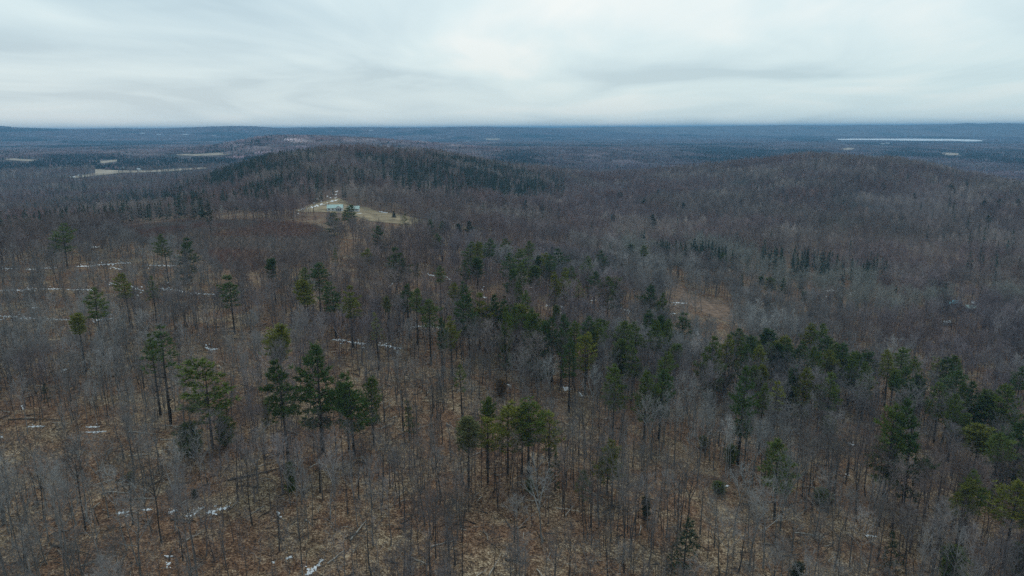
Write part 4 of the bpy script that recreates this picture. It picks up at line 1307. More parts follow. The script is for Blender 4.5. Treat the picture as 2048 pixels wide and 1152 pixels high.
# bare trees that stand out: x, base y, top y, shape, tint, words
GREYW = (0.33, 0.33, 0.32)
DARKB = (0.085, 0.078, 0.072)
NOTED = [
    (1085, 1085, 930, 2, GREYW, "pale-limbed bare tree with spreading silvery branches below the pine clump"),
    (1465, 1075, 935, 5, GREYW, "pale bare tree with upswept limbs in front of dark evergreen shrubs"),
    (1560, 1062, 905, 7, (0.2, 0.2, 0.19), "wide-crowned grey bare tree in front of a half-hidden pine"),
    (1692, 945, 888, 2, (0.40, 0.40, 0.385), "whitish dead-looking tree with level limbs near the right edge"),
    (1105, 828, 720, 5, GREYW, "pale multi-stemmed bare tree below the dense pine belt"),
    (1185, 855, 745, 7, GREYW, "grey fan-shaped bare tree below the yellow-green pine in the belt"),
    (1707, 850, 765, 2, (0.28, 0.28, 0.27), "pale fan of bare limbs at the foot of the pine grove"),
    (170, 1060, 890, 1, DARKB, "dark-trunked bare tree at the picture's left above the nearest thicket"),
    (505, 1050, 905, 0, DARKB, "dark bare tree with a knotted trunk right of the snow row"),
    (640, 985, 830, 3, DARKB, "tall dark straight trunk standing under the tall dark pines"),
    (325, 1085, 925, 5, DARKB, "twin-stemmed dark bare tree standing behind the snow patches"),
    (605, 1150, 1030, 4, DARKB, "dark bare tree beside the slanting snow patch at the lower edge"),
    (820, 1145, 985, 0, DARKB, "black-barked slender tree on pale leaf litter near the lower edge"),
    (910, 1130, 1000, 3, DARKB, "dark bare tree with forked stem on tan litter below the clump"),
    (1350, 640, 600, 1, (0.5, 0.49, 0.46), "white birch stem beside the reddish dirt clearing"),
    (1790, 650, 610, 3, (0.5, 0.49, 0.46), "slender white birch in the valley woods at the right"),
    (445, 440, 412, 1, (0.55, 0.54, 0.5), "white birch stem standing out at the top of the red brush slope"),
    (153 + 340, 438, 410, 3, (0.5, 0.49, 0.46), "second white birch stem above the red brush slope"),
    (1880, 1140, 1010, 7, (0.2, 0.19, 0.18), "broad grey bare tree above the round young pine at the lower edge"),
    (745, 1152, 985, 6, (0.15, 0.145, 0.14), "tall grey bare tree over the pale fallen log"),
    (1775, 1005, 900, 0, DARKB, "dark bare tree in front of the two tallest pines near the right edge"),
    (1440, 1150, 1010, 2, (0.22, 0.215, 0.2), "many-branched grey tree right of the sparse blackish pine"),
]
NOTED_SPOTS = []


def copy_bare(loc, i, s, rz, tint, lab, group):
    root = link("bare_tree", None)
    root.empty_display_size = 0.5
    root.location = loc
    root.rotation_euler = (0, 0, rz)
    root.scale = s
    t = link("trunk", NEAR_TRUNK[i], root)
    b = link("branches", NEAR_BRANCH[i], root)
    t["tint"] = [min(.8, c * 0.95) for c in tint] + [1.0]
    b["tint"] = list(tint) + [1.0]
    put(root, lab, "tree", group)


def make_noted():
    for px, base, top, i, tint, words in NOTED:
        P = hit(px, base)
        d = math.hypot(P[0], P[1])
        ht = (CZ - d * float(az_tan(px, top)[1])) - P[2]
        s = ht / 19.0
        w = max(s, 0.75)
        copy_bare(P, i, (w, w, s), (px * 1.7) % 6.28, tint, words, "bare trees that stand out")
        NOTED_SPOTS.append((P[0], P[1]))


make_noted()


def make_near_wood():
    X, Y, D = jitter_field(5.7, 76, 250)
    n = len(X)
    dens = fbm(X, Y, 38, 71, 2)
    keep = (nrng.random(n) < 0.35 + 0.95 * sstep(.3, .65, dens)) & away_from_pines(X, Y)
    for x, y in NOTED_SPOTS:
        keep &= np.hypot(X - x, Y - y) > 3.0
    X, Y, D = X[keep], Y[keep], D[keep]
    Z = ground(X, Y)
    h = (0.60 + 0.5 * fbm(X, Y, 55, 19, 2)) * nrng.uniform(.78, 1.22, len(X))
    # snow lines and gaps stay open
    keep = clear_of(X, Y, Z, 19 * h, CLEAR) & open_over_snow(X, Y, Z, 19 * h, .4)
    X, Y, D, Z, h = X[keep], Y[keep], D[keep], Z[keep], h[keep]
    n = len(X)
    wd = h * nrng.uniform(.6, 1.2, n)
    tint = wood_tint(X, Y, n)
    dark = nrng.random(n) < 0.3
    tint[dark] *= 0.65
    idx = nrng.integers(0, len(NEAR), n)
    rot = nrng.uniform(0, 6.28, n)
    px, py, _ = project(np.stack([X, Y, Z], -1))
    _, ty, _ = project(np.stack([X, Y, Z + 19 * h * .8], -1))
    vis = (px > 4) & (px < 2044) & (ty < 1140)
    order = np.argsort(D / h + 1e6 * (~vis))
    own = order[:278]
    labs = bare_labels(px, py, own, tint, h)
    for q in own:
        copy_bare((X[q], Y[q], Z[q] - 0.1), int(idx[q]), (wd[q], wd[q], h[q]), float(rot[q]), tuple(float(c) for c in tint[q]), labs[q], "bare foreground hardwoods")
    rest = np.ones(n, bool)
    rest[own] = False
    return [a[rest] for a in (X, Y, Z, h, wd, tint, idx, rot)]


NW = make_near_wood()
scatter("hardwood_forest", C_NEAR, np.stack(NW[:3], -1), NW[7], np.stack([NW[4], NW[4], NW[3]], -1), NW[6], NW[5], "grey leafless woods filling in behind the nearest bare trees", "forest")


def conifer_share(X, Y, Z, D):
    px, py, _ = project(np.stack([X, Y, Z + 8], -1))
    n = fbm(X, Y * 0.6, 210, 83, 3)
    s = np.zeros(len(X))
    hill = (D > 730) & (D < 1420) & (px > 370) & (px < 1130)
    cl = fbm(X, Y, 80, 87, 3)
    top = sstep(1120, 1250, D) * 0.16
    dark = in_poly(px, py, [(385, 352), (470, 322), (560, 308), (640, 306), (610, 340), (560, 352), (480, 372), (400, 372)])
    dark |= in_poly(px, py, [(470, 388), (540, 362), (640, 352), (700, 372), (690, 402), (600, 408), (500, 404)])
    dark |= in_poly(px, py, [(690, 304), (860, 310), (990, 330), (1070, 352), (1100, 382), (1000, 392), (900, 388), (820, 372), (750, 342)])
    s = np.where(hill, np.where(dark, 0.36 + 0.55 * sstep(.42, .54, cl), 0.03 + 0.4 * sstep(.57, .67, cl)) + top, s)
    strip = in_poly(px, py, [(1290, 500), (1420, 492), (1560, 505), (1700, 522), (1770, 540), (1775, 566), (1640, 556), (1480, 532), (1330, 518)])
    s = np.where(strip, 0.10 + 0.75 * sstep(.44, .56, fbm(X, Y, 34, 88, 2)), s)
    row = in_poly(px, py, [(235, 402), (300, 396), (420, 396), (540, 402), (540, 412), (420, 408), (300, 408)])
    s = np.where(row, 0.6, s)
    far = D > 1420
    s = np.where(far, 0.05 + 0.75 * sstep(.56, .66, n), s)
    rh = (D > 500) & (D < 1600) & (px > 1130) & ~strip
    s = np.where(rh, 0.006 + 0.05 * sstep(1650, 2000, px), s)
    lft = (D > 600) & (D < 1420) & (px < 420) & ~row
    s = np.where(lft, 0.03 + 0.5 * sstep(.60, .68, n), s)
    return s


def make_wood(name, coll, cell, d0, d1, hmean, label, prob=1.0, k=7):
    X, Y, D = jitter_field(cell, d0, d1)
    n = len(X)
    dens = fbm(X, Y, 60, 91, 2)
    keep = nrng.random(n) < prob * (0.38 + 0.75 * sstep(.32, .58, dens))
    X, Y, D = X[keep], Y[keep], D[keep]
    Z = ground(X, Y)
    h = (0.60 + 0.52 * fbm(X, Y, 75, 19, 2)) * nrng.uniform(.70, 1.25, len(X))
    keep = clear_of(X, Y, Z, hmean * h, CLEAR)
    if d0 < 750:
        keep &= open_over_snow(X, Y, Z, hmean * h, .7)
    if d0 < 750:
        keep &= clear_of(X, Y, Z, hmean * h * .6, [BRUSH]) | (nrng.random(len(X)) < 0.06)
        keep &= away_from_pines(X, Y, .4)
    # crests only need what can be seen
    X, Y, D, Z, h = X[keep], Y[keep], D[keep], Z[keep], h[keep]
    con = nrng.random(len(X)) < conifer_share(X, Y, Z, D)
    cx = [a[con] for a in (X, Y, Z, D)]
    X, Y, D, Z, h = X[~con], Y[~con], D[~con], Z[~con], h[~con]
    n = len(X)
    tint = wood_tint(X, Y, n)
    tint *= 1 + (np.array([[1.22, 1.06, 0.98]]) - 1) * sstep(420, 800, D)[:, None]      # twig colour warmed with distance to offset the blue haze
    px, py, _ = project(np.stack([X, Y, Z + 8], -1))
    # pale aspens along the valley bottom
    asp = in_poly(px, py, [(1230, 470), (1400, 478), (1700, 545), (2048, 600), (2048, 690), (1700, 620), (1450, 560), (1250, 520)]) & (fbm(X, Y, 50, 95, 2) > .5)
    tint[asp] = np.array([0.30, 0.29, 0.255]) * nrng.uniform(.75, 1.15, (int(asp.sum()), 1))
    wd = h * nrng.uniform(.85, 1.35, n)
    scatter(name, coll, np.stack([X, Y, Z - .1], -1), nrng.uniform(0, 6.28, n), np.stack([wd, wd, h], -1), nrng.integers(0, len(coll.objects), n), tint, label, "forest")
    return cx


CX = [make_wood("hardwood_forest", C_MID, 4.9, 250, 640, 18, "grey-brown leafless woods covering the middle slopes"),
      make_wood("hardwood_forest", C_FAR, 6.3, 640, 1500, 17, "purple-grey leafless woods on the hills behind the farmhouse"),
      make_wood("hardwood_forest", C_FAR, 8.2, 1500, 2300, 17, "bluish grey leafless woods in the valleys beyond the hills")]


def make_conifer_woods():
    X, Y, Z, D = [np.concatenate([c[i] for c in CX]) for i in range(4)]
    n = len(X)
    h = nrng.uniform(12, 20, n) + 2 * (D < 720)
    r = h * nrng.uniform(.13, .20, n)
    base = np.array([0.022, 0.038, 0.027])
    tint = base * nrng.uniform(.7, 1.5, (n, 1)) + np.array([0.01, 0.008, 0]) * nrng.random((n, 1))
    idx = nrng.integers(0, 6, n)
    rot = nrng.uniform(0, 6.28, n)
    px, py, _ = project(np.stack([X, Y, Z + h], -1))
    hill = (D > 700) & (D < 1420) & (px > 370) & (px < 1130)
    # the largest of the hill's conifers are trees of their own
    order = np.argsort(D / h + 1e6 * (~hill))[:200]
    meshes = [o.data for o in C_CON.objects]
    for q in order:
        root = link("spruce_tree", None)
        root.location = (X[q], Y[q], Z[q] - .1)
        root.rotation_euler = (0, 0, float(rot[q]))
        c = link("crown", meshes[idx[q]], root)
        c.scale = (r[q], r[q], h[q])
        c["tint"] = [float(v) for v in tint[q]] + [1.0]
        side = "left shoulder" if px[q] < 560 else ("face above the farmhouse" if px[q] < 800 else "right flank")
        put(root, "small dark spruce, one of many alike on the farmhouse hill's %s" % side, "tree", "spruces on the farmhouse hill")
    rest = np.ones(n, bool)
    rest[order] = False
    scatter("spruce_woods", C_CON, np.stack([X, Y, Z - .1], -1)[rest], rot[rest], np.stack([r, r, h], -1)[rest], idx[rest], tint[rest], "dark evergreen stands spread over the hills and valleys", "forest")


make_conifer_woods()


def make_far_woods():
    X, Y, D = jitter_field(60, 2300, 9500)
    Z = ground(X, Y)
    keep = clear_of(X, Y, Z, np.full(len(X), 13.0), CLEAR)
    X, Y, D, Z = X[keep], Y[keep], D[keep], Z[keep]
    n = len(X)
    cs = fbm(X, Y * .7, 520, 83, 3)
    px, py, _ = project(np.stack([X, Y, Z], -1))
    hillp = (px > 450) & (px < 950) & (D > 2500) & (D < 3700)
    cs = cs - .09 * hillp + .07 * ((px > 1000) & (D < 4500))
    idx = np.where(cs > .66, 5, np.where(cs > .60, 4, np.where(cs > .53, 3, nrng.integers(0, 3, n))))
    tint = wood_tint(X, Y, n) * np.array([1.62, 1.36, 1.42])  # far woods lightened in colour, in place of thicker haze
    tint *= np.where(hillp, 1.25, np.where((px > 1000), .82, 1.0))[:, None]       # hill paled further in colour to stand in for haze; darker to the right
    scatter("distant_forest", C_PATCH, np.stack([X, Y, Z - .3], -1), nrng.integers(0, 4, n) * 1.5708 + nrng.uniform(-.2, .2, n), np.ones((n, 3)), idx, tint, "far-off bluish woodland rolling toward the horizon", "forest")


make_far_woods()


def make_undergrowth():
    X, Y, D = jitter_field(3.4, 76, 330)
    n = len(X)
    keep = nrng.random(n) < 0.12 + 0.6 * sstep(.38, .68, fbm(X, Y, 25, 61, 2))
    X, Y = X[keep], Y[keep]
    Z = ground(X, Y)
    keep = clear_of(X, Y, Z, np.full(len(X), 5.0), CLEAR)
    X, Y, Z = X[keep], Y[keep], Z[keep]
    n = len(X)
    s = nrng.uniform(.5, 1.35, n)
    scatter("undergrowth", C_SAP, np.stack([X, Y, Z - .05], -1), nrng.uniform(0, 6.28, n), np.stack([s, s, s], -1), nrng.integers(0, 5, n), wood_tint(X, Y, n) * 0.95, "thin leafless saplings growing between the bare trees", "undergrowth")
    # pole-sized stems
    X, Y, D = jitter_field(3.5, 76, 330)
    keep = nrng.random(len(X)) < 0.05 + 0.52 * sstep(.42, .64, fbm(X, Y, 26, 67, 2))
    X, Y = X[keep], Y[keep]
    Z = ground(X, Y)
    keep = clear_of(X, Y, Z, np.full(len(X), 10.0), CLEAR) & open_over_snow(X, Y, Z, np.full(len(X), 11.0), .5)
    X, Y, Z = X[keep], Y[keep], Z[keep]
    n = len(X)
    s = nrng.uniform(.55, 1.25, n)
    w = s * nrng.uniform(.75, 1.2, n)
    scatter("pole_forest", C_POLE, np.stack([X, Y, Z - .05], -1), nrng.uniform(0, 6.28, n), np.stack([w, w, s], -1), nrng.integers(0, 7, n), wood_tint(X, Y, n) * nrng.choice([.45, .7, 1.1], (n, 1)), "thin pole-sized leafless stems crowded among the bigger bare trees", "forest")
    # reddish brush on the open slope, sparse brush elsewhere
    X, Y, D = jitter_field(2.3, 330, 640)
    Z = ground(X, Y)
    px, py, _ = project(np.stack([X, Y, Z], -1))
    keep = in_poly(px, py, BRUSH)
    X, Y, Z = X[keep], Y[keep], Z[keep]
    n = len(X)
    a = sstep(.4, .62, fbm(X, Y, 45, 33, 2))[:, None]
    tint = np.array([0.215, 0.128, 0.105]) * a + np.array([0.215, 0.182, 0.162]) * (1 - a)
    tint = tint * nrng.uniform(.75, 1.25, (n, 1))
    s = nrng.uniform(.7, 1.5, n)
    scatter("brush_undergrowth", C_SHRUB, np.stack([X, Y, Z], -1), nrng.uniform(0, 6.28, n), np.stack([s, s, s], -1), nrng.integers(0, 4, n), tint, "reddish low brush on the open slope before the farmhouse", "brush")


make_undergrowth()

# ------------------------------------------------------------------ buildings
def house(name, px, py, w, d, hw, hr, rot, roof_mat, wall_mat, label, category, detail=True, sink=0.0):
    P = hit(px, py)
    root = link(name, None)
    root.location = (P[0], P[1], P[2] - sink)
    root.rotation_euler = (0, 0, math.radians(rot))
    x, y = w / 2, d / 2
    mb = MB()
    mb.box(-x, x, -y, y, -1.0, hw)
    mb.face([(-x, -y, hw), (-x, y, hw), (-x, 0, hw + hr)])
    mb.face([(x, y, hw), (x, -y, hw), (x, 0, hw + hr)])
    link("wall", mb.mesh("wall", wall_mat), root)
    rf = MB()
    o, t = 0.45, 0.18
    k = hr / y
    for s in (-1, 1):
        a = [(-x - o, s * (y + o), hw - o * k), (x + o, s * (y + o), hw - o * k), (x + o, 0, hw + hr), (-x - o, 0, hw + hr)]
        b = [(p[0], p[1], p[2] + t) for p in a]
        if s > 0:
            a, b = a[::-1], b[::-1]
        rf.face(b)
        rf.face(a[::-1])
        for i in range(4):
            rf.face([a[i], a[(i + 1) % 4], b[(i + 1) % 4], b[i]])
    r = link("roof", rf.mesh("roof", roof_mat), root)
    if detail:
        nwin = max(2, int(w / 3))
        for i in range(nwin):
            c = -x + (i + .5) * w / nwin
            q = MB()
            if i == nwin // 2:
                q.box(c - .5, c + .5, -y - .06, -y + .02, 0, 2.1)
                link("door", q.mesh("door", M_WALLGREY), root)
            else:
                q.box(c - .6, c + .6, -y - .04, -y + .02, 1.0, 2.3)
                wn_ = link("window", q.mesh("window", M_GLASS), root)
                fr = MB()
                for bx in ((c - .7, c - .58, 1.0, 2.3), (c + .58, c + .7, 1.0, 2.3), (c - .7, c + .7, 2.3, 2.42), (c - .7, c + .7, .88, 1.0)):
                    fr.box(bx[0], bx[1], -y - .07, -y + .02, bx[2], bx[3])
                link("frame", fr.mesh("frame", M_WALLWHITE), wn_)
    put(root, label, category)
    return root, r


fh, fr_ = house("farmhouse", 671, 421, 14.0, 8.5, 2.9, 2.6, 6, M_ROOFGREEN, M_WALLWHITE, "white farmhouse with pale green metal roof on the tan field", "house")


def farmhouse_extras():
    ch = MB()
    ch.box(-6.2, -5.5, .3, 1.0, 3.2, 7.0)
    link("chimney", ch.mesh("chimney", M_BRICK), fr_)
    gb = MB()          # front gable with tall windows
    gb.box(1.2, 6.4, -5.6, -4.2, -.8, 3.0)
    gb.face([(1.2, -5.6, 3.0), (6.4, -5.6, 3.0), (3.8, -5.6, 5.0)])
    link("porch_gable", gb.mesh("porch_gable", M_WALLWHITE), fh)
    gr = MB()
    for s in (-1, 1):
        gr.face([(3.8, -6.0, 5.25), (3.8 + s * 3.1, -6.0, 2.85), (3.8 + s * 3.1, -2.2, 2.85), (3.8, -.6, 5.25)])
        gr.face([(3.8, -6.0, 5.1), (3.8 + s * 3.1, -6.0, 2.7), (3.8 + s * 3.1, -6.0, 2.85), (3.8, -6.0, 5.25)])
    link("gable_roof", gr.mesh("gable_roof", M_ROOFGREEN), fh)
    for c in (2.2, 3.8, 5.4):
        q = MB()
        q.box(c - .62, c + .62, -5.66, -5.58, .4, 2.5)
        link("window", q.mesh("window", M_GLASS), fh)


farmhouse_extras()
house("garage", 708, 422.5, 10.0, 7.0, 2.7, 2.2, 6, M_ROOFGREEN, M_WALLWHITE, "low green-roofed outbuilding half hidden by a pine beside the farmhouse", "garage")
M_WHITEROOF = plain("snowy_metal_roof", (0.75, 0.78, 0.8), 0.6, 0.3, 0.08, 0.3)
for nm, px, py, w, d, hw, hr, rot, rm, wm, lb, cat in [
    ("white_farmhouse", 247, 340.5, 13, 9, 5.5, 4.0, 12, M_WHITEROOF, M_WALLWHITE, "white gabled farmhouse at the upper edge of the long pale field", "house"),
    ("barn", 277, 341, 11, 7, 4.0, 2.0, 4, M_WHITEROOF, M_WALLWHITE, "small white barn right of the white gabled farmhouse", "barn"),
    ("barn", 77, 352.5, 15, 10, 5.0, 4.0, -18, M_WHITEROOF, M_WALLGREY, "white-roofed barn standing alone in the woods at the far left", "barn"),
    ("shed", 160, 353, 7, 5, 3.0, 1.6, 8, M_WHITEROOF, M_WALLGREY, "small white-roofed shed at the lower end of the long field", "shed"),
    ("shed", 146, 356, 9, 5, 2.6, 1.4, 20, M_WHITEROOF, M_WALLWHITE, "low pale shed at the very tip of the long field", "shed"),
    ("cabin", 1902, 613, 8, 5, 3.0, 1.6, -12, M_TEAL, M_WALLGREY, "blue-roofed cabin glimpsed through the valley woods near the right edge", "cabin"),
    ("cabin", 1943, 623, 8, 5, 3.0, 1.5, -20, M_ROOFGREEN, M_WALLGREY, "grey-walled cabin with pale green roof right of the blue-roofed cabin", "cabin"),
    ("shed", 1948, 613, 4, 3, 2.6, 1.0, -16, M_WHITEROOF, M_WALLGREY, "small white-roofed shed behind the pale green cabin", "shed"),
    ("shed", 1892, 650, 4.5, 3, 2.0, .8, 10, M_WHITEROOF, M_WALLGREY, "low white-roofed shed in the trees below the blue-roofed cabin", "shed"),
    ("house", 471, 297, 12, 9, 6, 4, 0, M_WHITEROOF, M_WALLWHITE, "lone white house on the lower slope of the purple hill", "house"),
]:
    house(nm, px, py, w, d, hw, hr, rot, rm, wm, lb, cat)
for i, (px, py, w, lb) in enumerate([
    (285, 268.5, 60, "white building speck highest on the blue ridge at the left"), (318, 271, 45, "white building speck right of the highest one on the blue ridge"),
    (372, 271, 60, "long white building speck on the lower blue ridge slope"), (428, 273, 40, "white building speck nearest the purple hill on the blue ridge"),
    (742, 262.5, 40, "white building speck just under the skyline above the purple hill"), (935, 284.5, 40, "white building speck beside the tiny pale field"),
    (1240, 281, 50, "white building speck on the plain left of the pale mast"), (1570, 280.5, 45, "white building speck left of the frozen lake"),
    (1765, 291, 34, "white roof speck just below the middle of the frozen lake"), (1775, 289.5, 30, "second white roof speck below the frozen lake"),
    (1925, 284.5, 40, "white building speck near the frozen lake's right end"),
]):
    house("white_building", px, py, w, 14, 9, 5, 0, M_WHITEROOF, M_WALLWHITE, lb, "building", False)


def mast(px, base, top, label):
    P = hit(px, base)
    d = math.hypot(P[0], P[1])
    h = (CZ - d * float(az_tan(px, top)[1])) - P[2]
    root = link("radio_mast", None)
    root.location = P
    mb = MB()
    mb.tube([(0, 0, -1), (0, 0, h * .8), (0, 0, h)], [3.0, 2.0, .6], 6)
    link("pole", mb.mesh("pole", M_WALLWHITE), root)
    q = MB()
    q.tube([(0, 0, h * .78), (0, 0, h * .84), (0, 0, h * .9)], [3.0, 5.0, 3.0], 8)
    link("platform", q.mesh("platform", M_WALLGREY), root)
    put(root, label, "mast")


mast(1581, 270, 264, "thin pale mast rising from the blue plain left of the lake")

# ------------------------------------------------------------------ old snow


def make_snow():
    for i, (x0, y0, x1, y1, th, words) in enumerate(SNOW):
        rng = random.Random(1000 + i)
        ln = math.hypot(x1 - x0, y1 - y0)
        n = max(6, int(ln / 1.6))
        rows = []
        ph = rng.uniform(0, 6)
        for k in range(n + 1):
            t = k / n
            env = min(1, 3.2 * t + .12, 3.2 * (1 - t) + .12)
            env *= max(0.1, 1.1 * abs(math.sin(ph + k * 0.55))) if ln > 22 else 1
            cx_, cy_ = x0 + (x1 - x0) * t, y0 + (y1 - y0) * t + rng.gauss(0, .22 * th)
            q_ = .72 if 480 < y0 < 660 else 1.0
            a = q_ * th * env * rng.uniform(.35, 1.25)
            b = q_ * th * env * rng.uniform(.35, 1.25)
            row = []
            for v, up in ((-1, -.05), (-.6, .10), (0, .16), (.6, .10), (1, -.05)):
                h = hit(cx_ + rng.gauss(0, .3), cy_ + (a if v < 0 else b) * v)
                row.append((h[0], h[1], h[2] + up * (1 if y0 > 450 else 2)))
            rows.append(row)
        mb = MB()
        for r in rows:
            mb.v.extend(r)
        for k in range(n):
            for q in range(4):
                mb.f.append((k * 5 + q, k * 5 + q + 1, (k + 1) * 5 + q + 1, (k + 1) * 5 + q))
                mb.m.append(0)
        for q in range(int(2 + ln / 7)):        # crumbs round the edge
            t = rng.random()
            ex, ey = x0 + (x1 - x0) * t + rng.gauss(0, 2), y0 + (y1 - y0) * t + rng.gauss(0, 1.5 * th)
            er, a0 = th * rng.uniform(.15, .45), len(mb.v)
            for z in range(6):
                hh = hit(ex + er * 1.8 * math.cos(z * 1.047) * rng.uniform(.6, 1.2), ey + er * math.sin(z * 1.047) * rng.uniform(.6, 1.2))
                mb.v.append((hh[0], hh[1], hh[2] + .07))
            mb.f.append(tuple(range(a0, a0 + 6)))
            mb.m.append(0)
        ob = link("snow", mb.mesh("snow", M_SNOW))
        for p in ob.data.polygons:
            p.use_smooth = True
        put(ob, words, "snow", "scraps of old snow", "stuff")


make_snow()

# ------------------------------------------------------------------ fallen logs and brush
LOGS = [
    (17, 840, 126, 841, 0.16, 0, "long dark fallen trunk lying level at the far left"), (50, 838, 74, 836, .12, 1, "pale log end on top of the long dark trunk"),
    (256, 864, 311, 869, .16, 1, "pale log lying level left of the bushy young pine"), (322, 880, 372, 880, .12, 1, "thin pale log just below the short snow scrap"), (324, 851, 366, 855, .12, 1, "grey log above the short snow scrap"),
    (212, 985, 278, 989, .14, 1, "long pale log above the snow row"), (270, 998, 313, 999, .18, 1, "straight pale log just above the snow row"), (362, 1008, 380, 1000, .16, 1, "short pale slanting log above the brush pile"),
    (455, 962, 590, 930, .22, 0, "long dark fallen tree sloping up toward the tall pines"), (232, 966, 277, 935, .16, 0, "dark leaning log beside the tiny bright evergreen"), (352, 974, 392, 961, .14, 0, "dark slanting log above the tiny round evergreen"),
    (612, 1040, 626, 1054, .12, 1, "short pale stick right of the snow row"), (340, 1041, 392, 1044, .18, 0, "dark log along the lower side of the brush pile"), (380, 1044, 372, 1016, .12, 1, "pale upright limb in the brush pile"),
    (700, 1082, 733, 1042, .2, 1, "whitish fallen birch log slanting on tan litter"), (790, 1058, 818, 1059, .12, 0, "short dark log right of the whitish birch log"), (655, 1128, 690, 1102, .14, 1, "pale log at the lower edge left of the whitish birch"),
    (1206, 1026, 1229, 1016, .22, 0, "dark uprooted log end below the yellow-green pine"), (1475, 904, 1492, 913, .2, 1, "pale log on red-brown litter by the tall dark pine"), (1526, 1089, 1556, 1091, .16, 0, "dark level log in the lower right wood"),
    (1565, 1114, 1600, 1110, .16, 0, "dark log near the lower edge right of centre"), (1590, 1066, 1652, 1075, .16, 1, "pale log along the lower right brush pile"), (1480, 1106, 1510, 1105, .12, 0, "thin dark log left of the lower right brush pile"),
    (1168, 978, 1210, 1003, .12, 1, "pale log sloping down beside the yellow-green pine"), (100, 1090, 180, 1110, .16, 0, "dark log under the thicket in the lower left corner"), (1415, 865, 1432, 872, .14, 1, "short pale log behind the pine sapling"),
    (700, 905, 740, 900, .14, 0, "dark log at the foot of the tall dark pines"), (860, 1095, 905, 1083, .12, 1, "thin pale log on tan litter in the middle foreground"), (1010, 1120, 1060, 1128, .14, 0, "dark log below the pale-limbed tree"),
]
PILES = [(390, 1030, 3.2, 1, "grey heap of branches in the snow row"), (1282, 972, 3.6, 1, "bleached heap of sticks right of the yellow-green pine"), (1625, 1070, 4.2, 1, "tangled heap of pale branches in the lower right wood"), (1595, 1085, 3.4, 0, "dark heap of slash beside the pale heap"), (1502, 1135, 2.4, 1, "small heap of bleached limbs at the lower edge"), (1240, 1018, 3.0, 0, "dark brush heap beside the uprooted log")]


def make_logs():
    for i, (x0, y0, x1, y1, r, pale, words) in enumerate(LOGS):
        rng = random.Random(3000 + i)
        a, b = hit(x0, y0), hit(x1, y1)
        root = link("fallen_log", None)
        root.location = a
        n = 7
        pts, rad = [], []
        for k in range(n + 1):
            t = k / n
            x, y = a[0] + (b[0] - a[0]) * t, a[1] + (b[1] - a[1]) * t
            z = float(ground(x, y)) + r * .75 + (0.12 if 0 < k < n else 0)
            pts.append((x - a[0] + rng.gauss(0, .08), y - a[1] + rng.gauss(0, .08), z - a[2]))
            rad.append(r * (1.1 - .6 * t))
        mb = MB()
        mb.tube(pts, rad, 6)
        m = M_LOGPALE if pale else M_LOGDARK
        link("trunk", mb.mesh("trunk", m), root)
        L = (Vector(pts[-1]) - Vector(pts[0])).length
        if L > 5:
            q = MB()
            d = (Vector(pts[-1]) - Vector(pts[0])).normalized()
            for k in range(int(L * 1.2)):
                t = rng.uniform(.4, 1)
                p = Vector(pts[0]).lerp(Vector(pts[-1]), t)
                g = (d * .7 + Vector((rng.gauss(0, .6), rng.gauss(0, .6), abs(rng.gauss(.3, .3))))).normalized()
                q.spike(tuple(p), tuple(g), rng.uniform(.8, 2.2), .07, rng)
            link("branches", q.mesh("branches", m), root)
        put(root, words, "log", "fallen logs on the forest floor")
    for i, (px, py, R, pale, words) in enumerate(PILES):
        rng = random.Random(4000 + i)
        c = hit(px, py)
        mb = MB()
        for k in range(70):
            x, y = rng.gauss(0, R * .45), rng.gauss(0, R * .45)
            z = float(ground(c[0] + x, c[1] + y)) - c[2] + rng.uniform(.05, .8) * max(.2, 1 - math.hypot(x, y) / R)
            a = rng.uniform(0, 6.28)
            d = (math.cos(a), math.sin(a), rng.gauss(.05, .16))
            mb.spike((x, y, z), d, rng.uniform(1.2, 3.4), rng.uniform(.06, .16), rng)
        ob = link("brush_pile", mb.mesh("brush_pile", M_LOGPALE if pale else M_LOGDARK))
        ob.location = c
        put(ob, words, "brush pile", "heaps of branches on the forest floor")


make_logs()


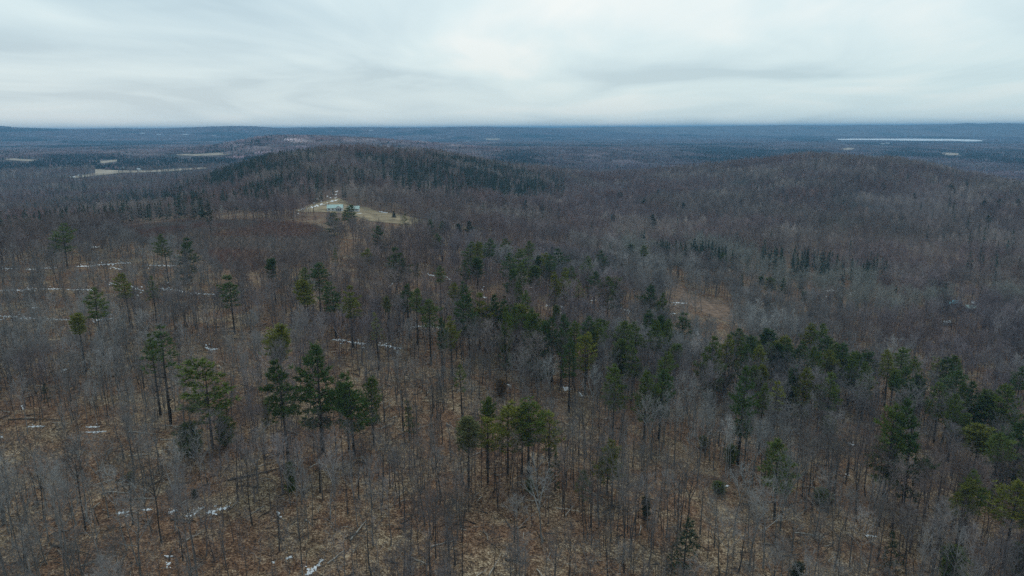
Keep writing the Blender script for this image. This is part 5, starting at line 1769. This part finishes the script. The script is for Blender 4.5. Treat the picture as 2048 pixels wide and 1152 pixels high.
def make_debris():
    ms = []
    for i in range(5):
        rng = random.Random(5000 + i)
        mb = MB()
        pts = [(0, 0, .06)]
        for k in range(4):
            pts.append((pts[-1][0] + rng.uniform(.5, 1.1), pts[-1][1] + rng.gauss(0, .12), .06 + rng.uniform(0, .25)))
        mb.tube(pts, [.09, .08, .065, .05, .02], 4)
        for k in range(5):
            p = pts[rng.randint(1, 4)]
            mb.spike(p, unit((rng.uniform(.2, 1), rng.gauss(0, .7), rng.uniform(0, .5))), rng.uniform(.5, 1.6), .05, rng)
        ms.append(mb.mesh("stick", M_BARK))
    coll = proto_collection("stick", ms)
    X, Y, D = jitter_field(3.3, 92, 300)
    keep = nrng.random(len(X)) < .15 + .55 * sstep(.5, .7, fbm(X, Y, 18, 63, 2))
    X, Y = X[keep], Y[keep]
    n = len(X)
    s_ = nrng.uniform(.5, 1.8, n)
    t = np.where(nrng.random((n, 1)) < .4, np.array([[.55, .5, .44]]), np.array([[.11, .09, .075]])) * nrng.uniform(.7, 1.3, (n, 1))
    scatter("branch_litter", coll, np.stack([X, Y, ground(X, Y)], -1), nrng.uniform(0, 6.28, n), np.stack([s_, s_, s_], -1), nrng.integers(0, 5, n), t, "fallen sticks and dead limbs strewn over the forest floor", "litter")


make_debris()


# ------------------------------------------------------------------ haze
def make_haze():
    m = bpy.data.materials.new("haze")
    m.use_nodes = True
    nt = m.node_tree
    nt.nodes.clear()
    o = nt.nodes.new("ShaderNodeOutputMaterial")
    v = nt.nodes.new("ShaderNodeVolumePrincipled")
    v.inputs["Color"].default_value = HAZE_COLOR
    v.inputs["Density"].default_value = HAZE_DENSITY
    v.inputs["Anisotropy"].default_value = 0.0
    nt.links.new(v.outputs[0], o.inputs["Volume"])
    mb = MB()
    zb = float(ZG.min()) - 1.5
    zt = max(CZ, float(ZG.max())) + 8
    mb.box(-69500, 69500, -69500, 69500, zb, zt)
    ob = link("haze", mb.mesh("haze", m))
    put(ob, "thin blue haze lying over the distant land", "haze", kind="stuff")


make_haze()
